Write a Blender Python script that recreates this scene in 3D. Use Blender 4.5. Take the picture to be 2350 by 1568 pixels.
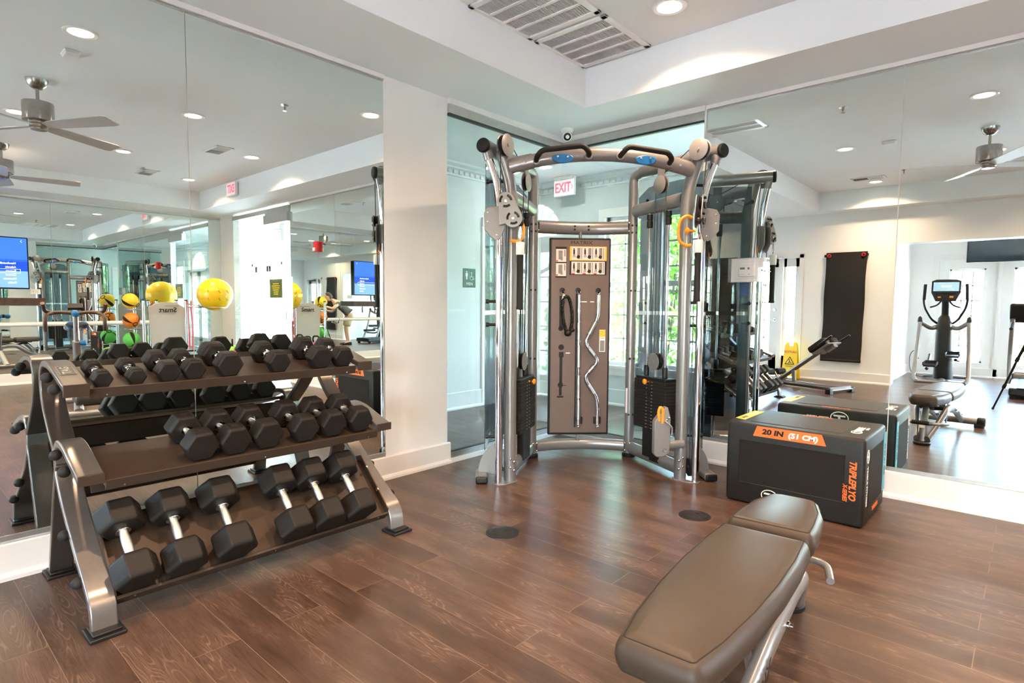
import bpy, math, random
from mathutils import Vector, Matrix, Euler
random.seed(7)
PI = math.pi
SC = bpy.context.scene
for _o in list(bpy.data.objects):
    bpy.data.objects.remove(_o)
COL = SC.collection

# ------------------------------------------------------------------ camera
CAM = Vector((3.31, -4.362, 1.22))
yaw, pitch, roll = math.radians(41.8999), math.radians(3.6498), math.radians(0.3959)
fwd = Vector((-math.sin(yaw)*math.cos(pitch), math.cos(yaw)*math.cos(pitch), -math.sin(pitch)))
rt = Vector((math.cos(yaw), math.sin(yaw), 0)); up = rt.cross(fwd)
r2 = math.cos(roll)*rt + math.sin(roll)*up
u2 = -math.sin(roll)*rt + math.cos(roll)*up
cd = bpy.data.cameras.new('camera'); cam = bpy.data.objects.new('camera', cd); COL.objects.link(cam)
cd.sensor_width = 36.0; cd.lens = 36.0*1333.97/2350.0; cd.clip_start = 0.05; cd.clip_end = 200
M4 = Matrix.Identity(4)
for i in range(3):
    M4[i][0] = r2[i]; M4[i][1] = u2[i]; M4[i][2] = -fwd[i]; M4[i][3] = CAM[i]
cam.matrix_world = M4
SC.camera = cam

# ------------------------------------------------------------------ view, sampling
SC.view_settings.view_transform = 'Standard'
SC.view_settings.look = 'None'
SC.view_settings.gamma = 1.0
SC.view_settings.use_curve_mapping = False
SC.view_settings.exposure = 1.0
cy = SC.cycles
cy.max_bounces = 14; cy.diffuse_bounces = 5; cy.glossy_bounces = 8; cy.transmission_bounces = 8
cy.transparent_max_bounces = 24
cy.sample_clamp_indirect = 20.0
cy.blur_glossy = 1.0
cy.caustics_reflective = True; cy.caustics_refractive = False
cy.use_denoising = True

# ------------------------------------------------------------------ sky and sun
W = bpy.data.worlds.new('World'); SC.world = W; W.use_nodes = True
nt = W.node_tree; nt.nodes.clear()
sky = nt.nodes.new('ShaderNodeTexSky'); sky.sky_type = 'NISHITA'; sky.sun_disc = False
sky.sun_elevation = math.radians(52); sky.sun_rotation = math.radians(100); sky.air_density = 1.0; sky.dust_density = 2.5
bg = nt.nodes.new('ShaderNodeBackground'); bg.inputs['Strength'].default_value = 9.0
ou = nt.nodes.new('ShaderNodeOutputWorld')
nt.links.new(sky.outputs[0], bg.inputs[0]); nt.links.new(bg.outputs[0], ou.inputs[0])

def lamp(name, kind, loc, energy, color=(1, 1, 1), target=None, **kw):
    d = bpy.data.lights.new(name, kind); d.energy = energy; d.color = color
    for k, v in kw.items():
        setattr(d, k, v)
    o = bpy.data.objects.new(name, d); COL.objects.link(o); o.location = loc
    if target is not None:
        o.rotation_euler = (Vector(target)-Vector(loc)).to_track_quat('-Z', 'Y').to_euler()
    return o
lamp('sun', 'SUN', (20, -6, 30), 18.0, (1.0, .95, .86), target=(9, 4, 0), angle=math.radians(1.0))
DL_POS = [(1.565, -1.0), (4.08, -1.03), (6.14, -1.05), (1.59, -3.30), (4.08, -3.30), (6.14, -3.30),
          (1.50, -5.55), (4.08, -5.55), (6.14, -5.55), (2.90, -2.13), (5.0, -2.18), (2.9, -4.45), (5.0, -4.45)]
DL_POWER = 16.5
DL_COLOR = (1.0, .66, .41)

# ------------------------------------------------------------------ materials
MATS = {}
def mat(name, col=(.5, .5, .5), rough=.5, metal=0.0, var=.06, scale=18.0, bump=0.0, bscale=200.0, coat=0.0, emit=None, estr=0.0, spec=.5):
    m = bpy.data.materials.new(name); m.use_nodes = True
    t = m.node_tree; b = t.nodes['Principled BSDF']
    b.inputs['Roughness'].default_value = rough; b.inputs['Metallic'].default_value = metal
    b.inputs['Specular IOR Level'].default_value = spec
    b.inputs['Coat Weight'].default_value = coat; b.inputs['Coat Roughness'].default_value = .12
    tc = t.nodes.new('ShaderNodeTexCoord'); nz = t.nodes.new('ShaderNodeTexNoise')
    nz.inputs['Scale'].default_value = scale; nz.inputs['Detail'].default_value = 3
    t.links.new(tc.outputs['Object'], nz.inputs['Vector'])
    rp = t.nodes.new('ShaderNodeValToRGB')
    rp.color_ramp.elements[0].position = .3; rp.color_ramp.elements[1].position = .7
    rp.color_ramp.elements[0].color = (*[c*(1-var) for c in col], 1)
    rp.color_ramp.elements[1].color = (*[min(1, c*(1+var)) for c in col], 1)
    t.links.new(nz.outputs['Fac'], rp.inputs['Fac']); t.links.new(rp.outputs['Color'], b.inputs['Base Color'])
    if bump:
        n2 = t.nodes.new('ShaderNodeTexNoise'); n2.inputs['Scale'].default_value = bscale; n2.inputs['Detail'].default_value = 4
        t.links.new(tc.outputs['Object'], n2.inputs['Vector'])
        bp = t.nodes.new('ShaderNodeBump'); bp.inputs['Strength'].default_value = bump; bp.inputs['Distance'].default_value = .002
        t.links.new(n2.outputs['Fac'], bp.inputs['Height']); t.links.new(bp.outputs['Normal'], b.inputs['Normal'])
    if emit:
        b.inputs['Emission Color'].default_value = (*emit, 1); b.inputs['Emission Strength'].default_value = estr
    MATS[name] = m
    return m

def node_mat(name):
    m = bpy.data.materials.new(name); m.use_nodes = True
    t = m.node_tree; t.nodes.clear()
    o = t.nodes.new('ShaderNodeOutputMaterial'); MATS[name] = m
    return m, t, o

def glass_mat(name, tint, refl=1.0, rough=0.0):
    m, t, o = node_mat(name)
    tr = t.nodes.new('ShaderNodeBsdfTransparent'); tr.inputs[0].default_value = (*tint, 1)
    gl = t.nodes.new('ShaderNodeBsdfGlossy'); gl.inputs['Roughness'].default_value = rough; gl.inputs[0].default_value = (.95, 1, .99, 1)
    fr = t.nodes.new('ShaderNodeFresnel'); fr.inputs['IOR'].default_value = 1.45
    ge = t.nodes.new('ShaderNodeNewGeometry'); ir = t.nodes.new('ShaderNodeMapRange')
    ir.inputs[3].default_value = 1.45; ir.inputs[4].default_value = 1/1.45
    t.links.new(ge.outputs['Backfacing'], ir.inputs[0]); t.links.new(ir.outputs[0], fr.inputs['IOR'])
    mu = t.nodes.new('ShaderNodeMath'); mu.operation = 'MULTIPLY'; mu.inputs[1].default_value = refl
    mx = t.nodes.new('ShaderNodeMixShader')
    t.links.new(fr.outputs[0], mu.inputs[0]); t.links.new(mu.outputs[0], mx.inputs[0])
    t.links.new(tr.outputs[0], mx.inputs[1]); t.links.new(gl.outputs[0], mx.inputs[2]); t.links.new(mx.outputs[0], o.inputs[0])
    return m

def mirror_mat():
    m, t, o = node_mat('mirror')
    gl = t.nodes.new('ShaderNodeBsdfGlossy'); gl.inputs['Roughness'].default_value = 0.0
    gl.inputs[0].default_value = (.835, .92, .905, 1)
    t.links.new(gl.outputs[0], o.inputs[0])
    return m

def floor_mat(name, c1, c2, vein, rough=.30, tile=1.0):
    m, t, o = node_mat(name)
    b = t.nodes.new('ShaderNodeBsdfPrincipled'); t.links.new(b.outputs[0], o.inputs[0]); b.inputs['Specular IOR Level'].default_value = .36
    L = t.links.new
    tc = t.nodes.new('ShaderNodeTexCoord')
    br = t.nodes.new('ShaderNodeTexBrick'); br.offset = .37; br.offset_frequency = 2; br.squash = 1.0
    br.inputs['Scale'].default_value = 1.0; br.inputs['Brick Width'].default_value = 1.22; br.inputs['Row Height'].default_value = .159
    br.inputs['Mortar Size'].default_value = .0011; br.inputs['Mortar Smooth'].default_value = .3; br.inputs['Bias'].default_value = 0
    br.inputs['Color1'].default_value = (0, 0, 0, 1); br.inputs['Color2'].default_value = (1, 1, 1, 1); br.inputs['Mortar'].default_value = (.5, .5, .5, 1)
    L(tc.outputs['Object'], br.inputs['Vector'])
    # every plank gets its own slice of grain
    sep = t.nodes.new('ShaderNodeSeparateXYZ'); L(tc.outputs['Object'], sep.inputs[0])
    bw = t.nodes.new('ShaderNodeRGBToBW'); L(br.outputs['Color'], bw.inputs[0])
    mz = t.nodes.new('ShaderNodeMath'); mz.operation = 'MULTIPLY'; mz.inputs[1].default_value = 37.0; L(bw.outputs[0], mz.inputs[0])
    cb = t.nodes.new('ShaderNodeCombineXYZ')
    L(sep.outputs[0], cb.inputs[0]); L(sep.outputs[1], cb.inputs[1]); L(mz.outputs[0], cb.inputs[2])
    mp = t.nodes.new('ShaderNodeMapping'); mp.inputs['Scale'].default_value = (1.1, 9.0, 1.0); L(cb.outputs[0], mp.inputs[0])
    n1 = t.nodes.new('ShaderNodeTexNoise'); n1.inputs['Scale'].default_value = 1.3; n1.inputs['Detail'].default_value = 2; n1.inputs['Roughness'].default_value = .45
    L(mp.outputs[0], n1.inputs['Vector'])
    # cathedral rings: contour lines of a stretched noise field
    ml = t.nodes.new('ShaderNodeMath'); ml.operation = 'MULTIPLY'; ml.inputs[1].default_value = 26.0; L(n1.outputs['Fac'], ml.inputs[0])
    sn = t.nodes.new('ShaderNodeMath'); sn.operation = 'SINE'; 
    m2 = t.nodes.new('ShaderNodeMath'); m2.operation = 'MULTIPLY'; m2.inputs[1].default_value = 6.283; L(ml.outputs[0], m2.inputs[0]); L(m2.outputs[0], sn.inputs[0])
    vr = t.nodes.new('ShaderNodeValToRGB'); vr.color_ramp.elements[0].position = .55; vr.color_ramp.elements[1].position = .98
    L(sn.outputs[0], vr.inputs['Fac'])
    # fine straight fibre
    mp2 = t.nodes.new('ShaderNodeMapping'); mp2.inputs['Scale'].default_value = (3.0, 90.0, 1.0); L(cb.outputs[0], mp2.inputs[0])
    n2 = t.nodes.new('ShaderNodeTexNoise'); n2.inputs['Scale'].default_value = 3.0; n2.inputs['Detail'].default_value = 5; n2.inputs['Roughness'].default_value = .65
    L(mp2.outputs[0], n2.inputs['Vector'])
    # broad tone
    mp3 = t.nodes.new('ShaderNodeMapping'); mp3.inputs['Scale'].default_value = (1.6, 6.0, 1.0); L(cb.outputs[0], mp3.inputs[0])
    n3 = t.nodes.new('ShaderNodeTexNoise'); n3.inputs['Scale'].default_value = 1.5; n3.inputs['Detail'].default_value = 4; L(mp3.outputs[0], n3.inputs['Vector'])
    mixT = t.nodes.new('ShaderNodeMix'); mixT.data_type = 'RGBA'
    mixT.inputs[6].default_value = (*c1, 1); mixT.inputs[7].default_value = (*c2, 1)
    ad = t.nodes.new('ShaderNodeMath'); ad.operation = 'MULTIPLY_ADD'; ad.inputs[1].default_value = .45; L(bw.outputs[0], ad.inputs[0])
    sc3 = t.nodes.new('ShaderNodeMath'); sc3.operation = 'MULTIPLY_ADD'; sc3.inputs[1].default_value = 1.7; sc3.inputs[2].default_value = -.58
    L(n3.outputs['Fac'], sc3.inputs[0]); L(sc3.outputs[0], ad.inputs[2]); ad.use_clamp = True
    L(ad.outputs[0], mixT.inputs[0])
    fib = t.nodes.new('ShaderNodeValToRGB'); fib.color_ramp.elements[0].position = .33; fib.color_ramp.elements[1].position = .72
    fib.color_ramp.elements[0].color = (.50, .47, .45, 1); fib.color_ramp.elements[1].color = (1.18, 1.16, 1.14, 1); L(n2.outputs['Fac'], fib.inputs['Fac'])
    mulc = t.nodes.new('ShaderNodeMix'); mulc.data_type = 'RGBA'; mulc.blend_type = 'MULTIPLY'; mulc.inputs[0].default_value = .85
    L(mixT.outputs[2], mulc.inputs[6]); L(fib.outputs[0], mulc.inputs[7])
    # veins are thin pale lines, only in places
    vm = t.nodes.new('ShaderNodeMath'); vm.operation = 'MULTIPLY'
    gate = t.nodes.new('ShaderNodeValToRGB'); gate.color_ramp.elements[0].position = .46; gate.color_ramp.elements[1].position = .60; L(n3.outputs['Fac'], gate.inputs['Fac'])
    L(vr.outputs[0], vm.inputs[0]); L(gate.outputs[0], vm.inputs[1])
    vs = t.nodes.new('ShaderNodeMath'); vs.operation = 'MULTIPLY'; vs.inputs[1].default_value = .42; L(vm.outputs[0], vs.inputs[0])
    mixV = t.nodes.new('ShaderNodeMix'); mixV.data_type = 'RGBA'; mixV.inputs[7].default_value = (*vein, 1)
    L(vs.outputs[0], mixV.inputs[0]); L(mulc.outputs[2], mixV.inputs[6])
    mixM = t.nodes.new('ShaderNodeMix'); mixM.data_type = 'RGBA'; mixM.inputs[7].default_value = (*[v*1.25 for v in vein], 1)
    fm = t.nodes.new('ShaderNodeMath'); fm.operation = 'MULTIPLY'; fm.inputs[1].default_value = .55; L(br.outputs['Fac'], fm.inputs[0])
    L(fm.outputs[0], mixM.inputs[0]); L(mixV.outputs[2], mixM.inputs[6]); L(mixM.outputs[2], b.inputs['Base Color'])
    rr = t.nodes.new('ShaderNodeMapRange'); rr.inputs[3].default_value = rough-.06; rr.inputs[4].default_value = rough+.12
    L(n2.outputs['Fac'], rr.inputs[0]); L(rr.outputs[0], b.inputs['Roughness'])
    bp = t.nodes.new('ShaderNodeBump'); bp.inputs['Strength'].default_value = .12; bp.inputs['Distance'].default_value = .002
    L(n2.outputs['Fac'], bp.inputs['Height']); L(bp.outputs[0], b.inputs['Normal'])
    return m

mat('paint', (.80, .770, .745), .55, var=.015, scale=2)
mat('hall_paint', (.56, .60, .59), .55, var=.015, scale=2)
mat('hall_trim', (.62, .655, .645), .35, var=.015, scale=2)
mat('ceiling_paint', (.81, .825, .83), .7, var=.012, scale=2)
mat('trim_white', (.78, .745, .715), .28, var=.012, scale=3)
mat('white_plastic', (.80, .80, .79), .35, var=.02)
mat('white_metal', (.82, .81, .79), .3, var=.02)
mat('dark_void', (.05, .05, .05), .8)
mat('duct_grey', (.52, .50, .48), .8)
mat('fan_blade', (.50, .49, .47), .42, .25, var=.03)
floor_mat('floor', (.056, .032, .022), (.132, .080, .055), (.255, .172, .125))
mirror_mat()
glass_mat('pane', (.925, .965, .964), 1.1)
glass_mat('window_glass', (.93, .97, .96), .8)
glass_mat('smoked', (.53, .56, .58), 1.0)
glass_mat('clear_plastic', (.96, .955, .965), .9, .02)
mat('alum', (.52, .51, .49), .38, .85, var=.05)
mat('black_gasket', (.02, .025, .025), .5)
mat('silver', (.235, .226, .226), .30, .45, var=.04, scale=60, coat=.35)
mat('silver_flat', (.25, .243, .243), .42, .30, var=.04, scale=60)
mat('chrome', (.78, .78, .78), .06, 1.0, var=.01)
mat('knurl', (.55, .54, .53), .28, 1.0, var=.15, scale=400, bump=.5, bscale=900)
mat('steel', (.55, .54, .52), .25, 1.0, var=.05)
mat('brushed', (.42, .40, .37), .24, 1.0, var=.06, scale=30)
mat('bronze', (.115, .095, .084), .30, .7, var=.05, scale=40, coat=.3)
mat('grey_and_lit_leg', (.22, .20, .185), .29, .7, var=.05, scale=40, coat=.3)
mat('tray_black', (.045, .029, .020), .46, .2, spec=.3, var=.08)
mat('rubber', (.0105, .0080, .0065), .58, spec=.28, var=.10, scale=40, bump=.12, bscale=300)
mat('black', (.010, .0095, .0095), .42, spec=.35, var=.1)
mat('black_gloss', (.012, .012, .013), .15, var=.1)
mat('black_soft', (.014, .0125, .012), .65, spec=.3, var=.1)
mat('cable', (.012, .012, .012), .35)
mat('vinyl', (.047, .034, .0245), .42, spec=.3, var=.05, scale=8, bump=.08, bscale=500)
mat('panel_brown', (.165, .112, .095), .42, .3, var=.03)
mat('orange', (.90, .30, .012), .30, var=.03)
mat('orange_print', (.86, .15, .02), .5, var=.03)
mat('blue', (.008, .13, .36), .30, var=.05)
mat('cyan_print', (.10, .42, .55), .5, var=.03)
mat('yellow_print', (.85, .52, .03), .5, var=.03)
mat('white_print', (.80, .79, .77), .5, var=.02)
mat('pale_print', (.74, .66, .62), .5, var=.04)
mat('grey_print', (.25, .22, .21), .5, var=.15, scale=90)
mat('red_print', (.62, .03, .04), .45, var=.04)
mat('exit_red', (.85, .05, .08), .45, emit=(1, .06, .12), estr=.9)
mat('exit_face', (.86, .85, .83), .4, emit=(1, .95, .9), estr=.12)
mat('yellow_ball', (.88, .56, .008), .25, var=.02, coat=.3)
mat('ball_orange', (.82, .22, .012), .5, var=.04)
mat('ball_yellow', (.80, .55, .02), .5, var=.04)
mat('ball_green', (.10, .52, .08), .5, var=.04)
mat('lime', (.30, .66, .05), .35, var=.03)
mat('pink', (.72, .03, .22), .4, var=.03)
mat('teal', (.02, .32, .42), .4, var=.03)
mat('board_grey', (.40, .385, .365), .5, var=.02)
mat('red_band', (.70, .03, .09), .4)
mat('wood_dark', (.075, .042, .030), .45, var=.35, scale=14)
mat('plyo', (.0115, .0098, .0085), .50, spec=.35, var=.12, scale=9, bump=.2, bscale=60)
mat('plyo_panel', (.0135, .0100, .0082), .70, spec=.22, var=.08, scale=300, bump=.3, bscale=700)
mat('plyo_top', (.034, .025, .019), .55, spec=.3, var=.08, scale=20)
mat('yoga_mat', (.018, .015, .014), .7, spec=.25, var=.12, scale=60)
mat('caution', (.86, .60, .01), .4, var=.03)
mat('lcd', (.20, .26, .22), .2)
mat('screen_off', (.02, .035, .045), .08)
mat('screen_cyan', (.20, .30, .33), .2, emit=(.45, .62, .68), estr=.5)
mat('tv_blue', (.01, .06, .4), .25, emit=(.045, .16, .80), estr=.85, var=.02)
mat('tv_deep', (.01, .03, .3), .25, emit=(.006, .06, .46), estr=.85, var=.02)
mat('tv_pale', (.1, .2, .6), .25, emit=(.16, .30, .95), estr=.95, var=.02)
mat('tv_white', (.8, .8, .8), .25, emit=(.75, .85, 1), estr=1.0)
mat('lamp_glow', (1, 1, 1), .4, emit=(1.0, .86, .70), estr=9.0)
mat('hall_fill_glow', (1, 1, 1), .4, emit=(1.0, .97, .92), estr=4.0)
mat('sign_green', (.03, .10, .075), .4, var=.03)
mat('poster_green', (.05, .10, .03), .4, var=.4, scale=9)
mat('skin', (.62, .36, .26), .5, var=.04)
mat('shirt_grey', (.085, .08, .085), .8, var=.08)
mat('khaki', (.38, .29, .18), .8, var=.06)
mat('hair_brown', (.05, .022, .012), .6, var=.2, scale=80)
mat('leaf', (.13, .30, .03), .5, var=.45, scale=7)
mat('leaf_dark', (.05, .15, .025), .5, var=.45, scale=7)
mat('bark', (.09, .07, .05), .8, var=.3, scale=20)
mat('paving', (.42, .39, .35), .8, var=.1, scale=3)
mat('red_plastic', (.60, .015, .02), .3, var=.03)

# ------------------------------------------------------------------ mesh building
V = Vector
class M:
    def __init__(s):
        s.v = []; s.f = []; s.mi = []; s.cur = 0
    def add(s, vs, fs, mi=None):
        o = len(s.v); s.v += [tuple(p) for p in vs]
        s.f += [tuple(i+o for i in f) for f in fs]; s.mi += [s.cur if mi is None else mi]*len(fs)
        return s
    def box(s, c, d, rot=None, taper=None):
        x, y, z = d[0]/2, d[1]/2, d[2]/2; t = taper or (1, 1)
        vs = [V(p) for p in ((-x, -y, -z), (x, -y, -z), (x, y, -z), (-x, y, -z), (-x*t[0], -y*t[1], z), (x*t[0], -y*t[1], z), (x*t[0], y*t[1], z), (-x*t[0], y*t[1], z))]
        if rot is not None:
            R = rot if isinstance(rot, Matrix) else Euler(rot).to_matrix()
            vs = [R @ p for p in vs]
        c = V(c)
        return s.add([p+c for p in vs], [(0, 3, 2, 1), (4, 5, 6, 7), (0, 1, 5, 4), (1, 2, 6, 5), (2, 3, 7, 6), (3, 0, 4, 7)])
    def b2(s, lo, hi):
        return s.box([(a+b)/2 for a, b in zip(lo, hi)], [abs(b-a) for a, b in zip(lo, hi)])
    def rings(s, rs, cap=True, closed=False):
        n = len(rs[0]); vs = [p for r in rs for p in r]; fs = []
        m = len(rs)
        for i in range(m if closed else m-1):
            j = (i+1) % m
            for k in range(n):
                k2 = (k+1) % n
                fs.append((i*n+k, i*n+k2, j*n+k2, j*n+k))
        if cap and not closed:
            fs.append(tuple(range(n-1, -1, -1))); fs.append(tuple((m-1)*n+k for k in range(n)))
        return s.add(vs, fs)
    def cyl(s, p0, p1, r, n=20, r2=None, cap=True):
        p0, p1 = V(p0), V(p1); d = (p1-p0).normalized()
        a = d.orthogonal().normalized(); b = d.cross(a); r2 = r if r2 is None else r2
        R = [[p+(a*math.cos(t)+b*math.sin(t))*q for t in [2*PI*k/n for k in range(n)]] for p, q in ((p0, r), (p1, r2))]
        return s.rings(R, cap)
    def tube(s, path, r, n=14, closed=False, side=None, ry=None, rs=None):
        P = [V(p) for p in path]; m = len(P); R = []
        ref = V(side).normalized() if side is not None else None; prev = None
        for i in range(m):
            if closed:
                d = P[(i+1) % m]-P[i-1]
            else:
                d = P[min(i+1, m-1)]-P[max(i-1, 0)]
            d.normalize()
            if ref is not None:
                a = (ref-d*ref.dot(d)).normalized()
            elif prev is None:
                a = d.orthogonal().normalized()
            else:
                a = (prev-d*prev.dot(d)).normalized()
            prev = a; b = d.cross(a); q = (rs[i] if rs else 1.0)
            R.append([P[i]+(a*math.cos(t)*r+b*math.sin(t)*(ry or r))*q for t in [2*PI*k/n for k in range(n)]])
        return s.rings(R, True, closed)
    def sweep(s, path, w, t, side):
        # flat bar: width w along side, thickness t across, along a planar path
        P = [V(p) for p in path]; sd = V(side).normalized(); R = []
        for i in range(len(P)):
            d0 = (P[i]-P[i-1]).normalized() if i else None
            d1 = (P[i+1]-P[i]).normalized() if i < len(P)-1 else None
            d = ((d0 or d1)+(d1 or d0)).normalized()
            nrm = sd.cross(d).normalized(); k = 1.0
            if d0 and d1:
                k = 1.0/max(.35, math.cos(d0.angle(d1, 0)/2))
            R.append([P[i]+sd*(w/2)*a+nrm*(t/2)*b*k for a, b in ((-1, -1), (1, -1), (1, 1), (-1, 1))])
        return s.rings(R, True)
    def lathe(s, prof, c=(0, 0, 0), n=28, axis=(0, 0, 1)):
        ax = V(axis).normalized(); a = ax.orthogonal().normalized(); b = ax.cross(a); c = V(c)
        R = [[c+ax*h+(a*math.cos(t)+b*math.sin(t))*max(r, 1e-4) for t in [2*PI*k/n for k in range(n)]] for r, h in prof]
        return s.rings(R, True)
    def prism(s, poly, org, u, v, depth):
        u, v, o = V(u), V(v), V(org); w = u.cross(v).normalized()*depth; n = len(poly)
        A = [o+u*p[0]+v*p[1] for p in poly]
        return s.add(A+[p+w for p in A], [tuple(range(n-1, -1, -1)), tuple(range(n, 2*n))]+[(k, (k+1) % n, n+(k+1) % n, n+k) for k in range(n)])
    def sphere(s, c, r, n=20, m=12, sq=(1, 1, 1)):
        R = []
        for i in range(m+1):
            t = PI*i/m
            R.append([V(c)+V((r*sq[0]*max(math.sin(t), 1e-3)*math.cos(2*PI*k/n), r*sq[1]*max(math.sin(t), 1e-3)*math.sin(2*PI*k/n), -r*sq[2]*math.cos(t))) for k in range(n)])
        return s.rings(R, True)
    def torus(s, c, R, r, axis=(0, 0, 1), n=28, m=8, a0=0, a1=2*PI):
        ax = V(axis).normalized(); a = ax.orthogonal().normalized(); b = ax.cross(a); c = V(c)
        full = abs(a1-a0-2*PI) < 1e-6
        k = n if full else n+1
        return s.tube([c+(a*math.cos(a0+(a1-a0)*i/n)+b*math.sin(a0+(a1-a0)*i/n))*R for i in range(k)], r, m, closed=full)

def fillet(pts, r, seg=5):
    P = [V(p) for p in pts]; out = [P[0]]
    for i in range(1, len(P)-1):
        a, b, c = P[i-1], P[i], P[i+1]
        l = min(r, (a-b).length*.49, (c-b).length*.49)
        p0 = b+(a-b).normalized()*l; p1 = b+(c-b).normalized()*l
        for k in range(seg+1):
            t = k/seg
            out.append(p0*(1-t)**2+b*2*t*(1-t)+p1*t*t)
    out.append(P[-1])
    return out

def rrect(w, h, r, seg=5, cx=0, cy=0):
    out = []
    for sx, sy, a0 in ((1, 1, 0), (-1, 1, PI/2), (-1, -1, PI), (1, -1, 1.5*PI)):
        for k in range(seg+1):
            a = a0+PI/2*k/seg
            out.append((cx+sx*(w/2-r)+r*math.cos(a), cy+sy*(h/2-r)+r*math.sin(a)))
    return out

def obj(name, m, material, parent=None, bevel=0.0, smooth=True, loc=None, ang=38, seg=2, sub=0):
    me = bpy.data.meshes.new(name); me.from_pydata(m.v, [], m.f); me.update()
    mats = material if isinstance(material, (list, tuple)) else [material]
    for k in mats:
        me.materials.append(MATS[k] if isinstance(k, str) else k)
    if len(mats) > 1:
        me.polygons.foreach_set('material_index', m.mi)
    o = bpy.data.objects.new(name, me); COL.objects.link(o)
    if parent is not None:
        o.parent = parent
    if loc is not None:
        o.location = loc
    if bevel:
        b = o.modifiers.new('bevel', 'BEVEL'); b.width = bevel; b.segments = seg; b.limit_method = 'ANGLE'; b.angle_limit = math.radians(35)
    if sub:
        b = o.modifiers.new('sub', 'SUBSURF'); b.levels = sub; b.render_levels = sub
    if smooth:
        me.polygons.foreach_set('use_smooth', [True]*len(me.polygons))
        if not sub:
            me.set_sharp_from_angle(angle=math.radians(ang))
    return o

def objs(name, m, material, parent=None, **kw):
    # one object per separate piece of the mesh
    n = len(m.v); par = list(range(n))
    def find(a):
        while par[a] != a:
            par[a] = par[par[a]]; a = par[a]
        return a
    for f in m.f:
        r = find(f[0])
        for k in f[1:]:
            par[find(k)] = r
    groups = {}
    for i, f in enumerate(m.f):
        groups.setdefault(find(f[0]), []).append(f)
    out = []
    for fs in groups.values():
        ids = sorted({k for f in fs for k in f}); mp = {a: b for b, a in enumerate(ids)}
        q = M(); q.add([m.v[k] for k in ids], [tuple(mp[k] for k in f) for f in fs])
        out.append(obj(name, q, material, parent, **kw))
    return out

def tag(o, label, cat, group=None):
    o['label'] = label; o['category'] = cat
    if group:
        o['group'] = group
    return o

def thing(name, label, cat, loc=(0, 0, 0), rz=0.0, group=None):
    o = bpy.data.objects.new(name, None); COL.objects.link(o); o.empty_display_size = .05
    o.location = loc; o.rotation_euler = (0, 0, rz)
    return tag(o, label, cat, group)

def struct(name, m, material, parent=None, **kw):
    o = obj(name, m, material, parent, **kw)
    if parent is None:
        o['kind'] = 'structure'
    return o

def copy_tree(o, parent=None):
    c = o.copy(); COL.objects.link(c)
    if parent is not None:
        c.parent = parent
    for ch in list(o.children):
        copy_tree(ch, c)
    return c

def text(body, size, parent, org, xd, yd, material, ext=.0006, align='CENTER', shear=0.0, xs=1.0, name='lettering', bold=0.0):
    c = bpy.data.curves.new(name, 'FONT'); c.body = body; c.size = size; c.align_x = align; c.align_y = 'CENTER'
    c.extrude = ext; c.shear = shear; c.offset = bold; c.resolution_u = 3
    tmp = bpy.data.objects.new('tmp', c)
    me = bpy.data.meshes.new_from_object(tmp); bpy.data.objects.remove(tmp); bpy.data.curves.remove(c)
    me.materials.clear(); me.materials.append(MATS[material])
    o = bpy.data.objects.new(name, me); COL.objects.link(o); o.parent = parent
    xd, yd = V(xd).normalized(), V(yd).normalized(); zd = xd.cross(yd)
    mt = Matrix.Identity(4)
    for i in range(3):
        mt[i][0] = xd[i]*xs; mt[i][1] = yd[i]; mt[i][2] = zd[i]; mt[i][3] = org[i]
    o.matrix_local = mt
    return o
# ================================================================== THE SETTING
WD = 7.70        # opposite wall
LB = -6.25       # back wall
ZS, ZT = 2.74, 3.04
struct('floor', M().b2((-2.6, -9.0, -.05), (14, 1.9, 0)), 'floor', smooth=False)
struct('ground_outside', M().b2((-14, 1.9, -.2), (26, 16, -.08)).b2((-14, -22, -.2), (26, -8.76, -.08)).b2((-14, -8.76, -.2), (-2.6, 1.9, -.08)), 'paving', smooth=False)
struct('ceiling', M().b2((.65, -5.98, ZT), (7.05, -.57, ZT+.08)), 'ceiling_paint', smooth=False)
struct('ceiling', M().b2((-.9, -.57, ZS), (WD+.15, .10, ZT+.06)).b2((-.9, LB-.3, ZS), (WD+.15, -5.98, ZT+.06))
       .b2((-.9, -5.98, ZS), (.65, -.57, ZT+.06)).b2((7.05, -5.98, ZS), (WD+.15, -.57, ZT+.06)), 'ceiling_paint', smooth=False)
# hall ceiling and the cardio room ceiling
struct('ceiling', M().b2((-1.8, -1.75, 2.80), (-.13, 1.9, 2.95)).b2((-.13, .10, 2.80), (13.6, 1.9, 2.95)), 'ceiling_paint', smooth=False)
struct('ceiling', M().b2((1.4, -8.8, 2.62), (9.2, LB-.3, 2.75)), 'ceiling_paint', smooth=False)
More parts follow.
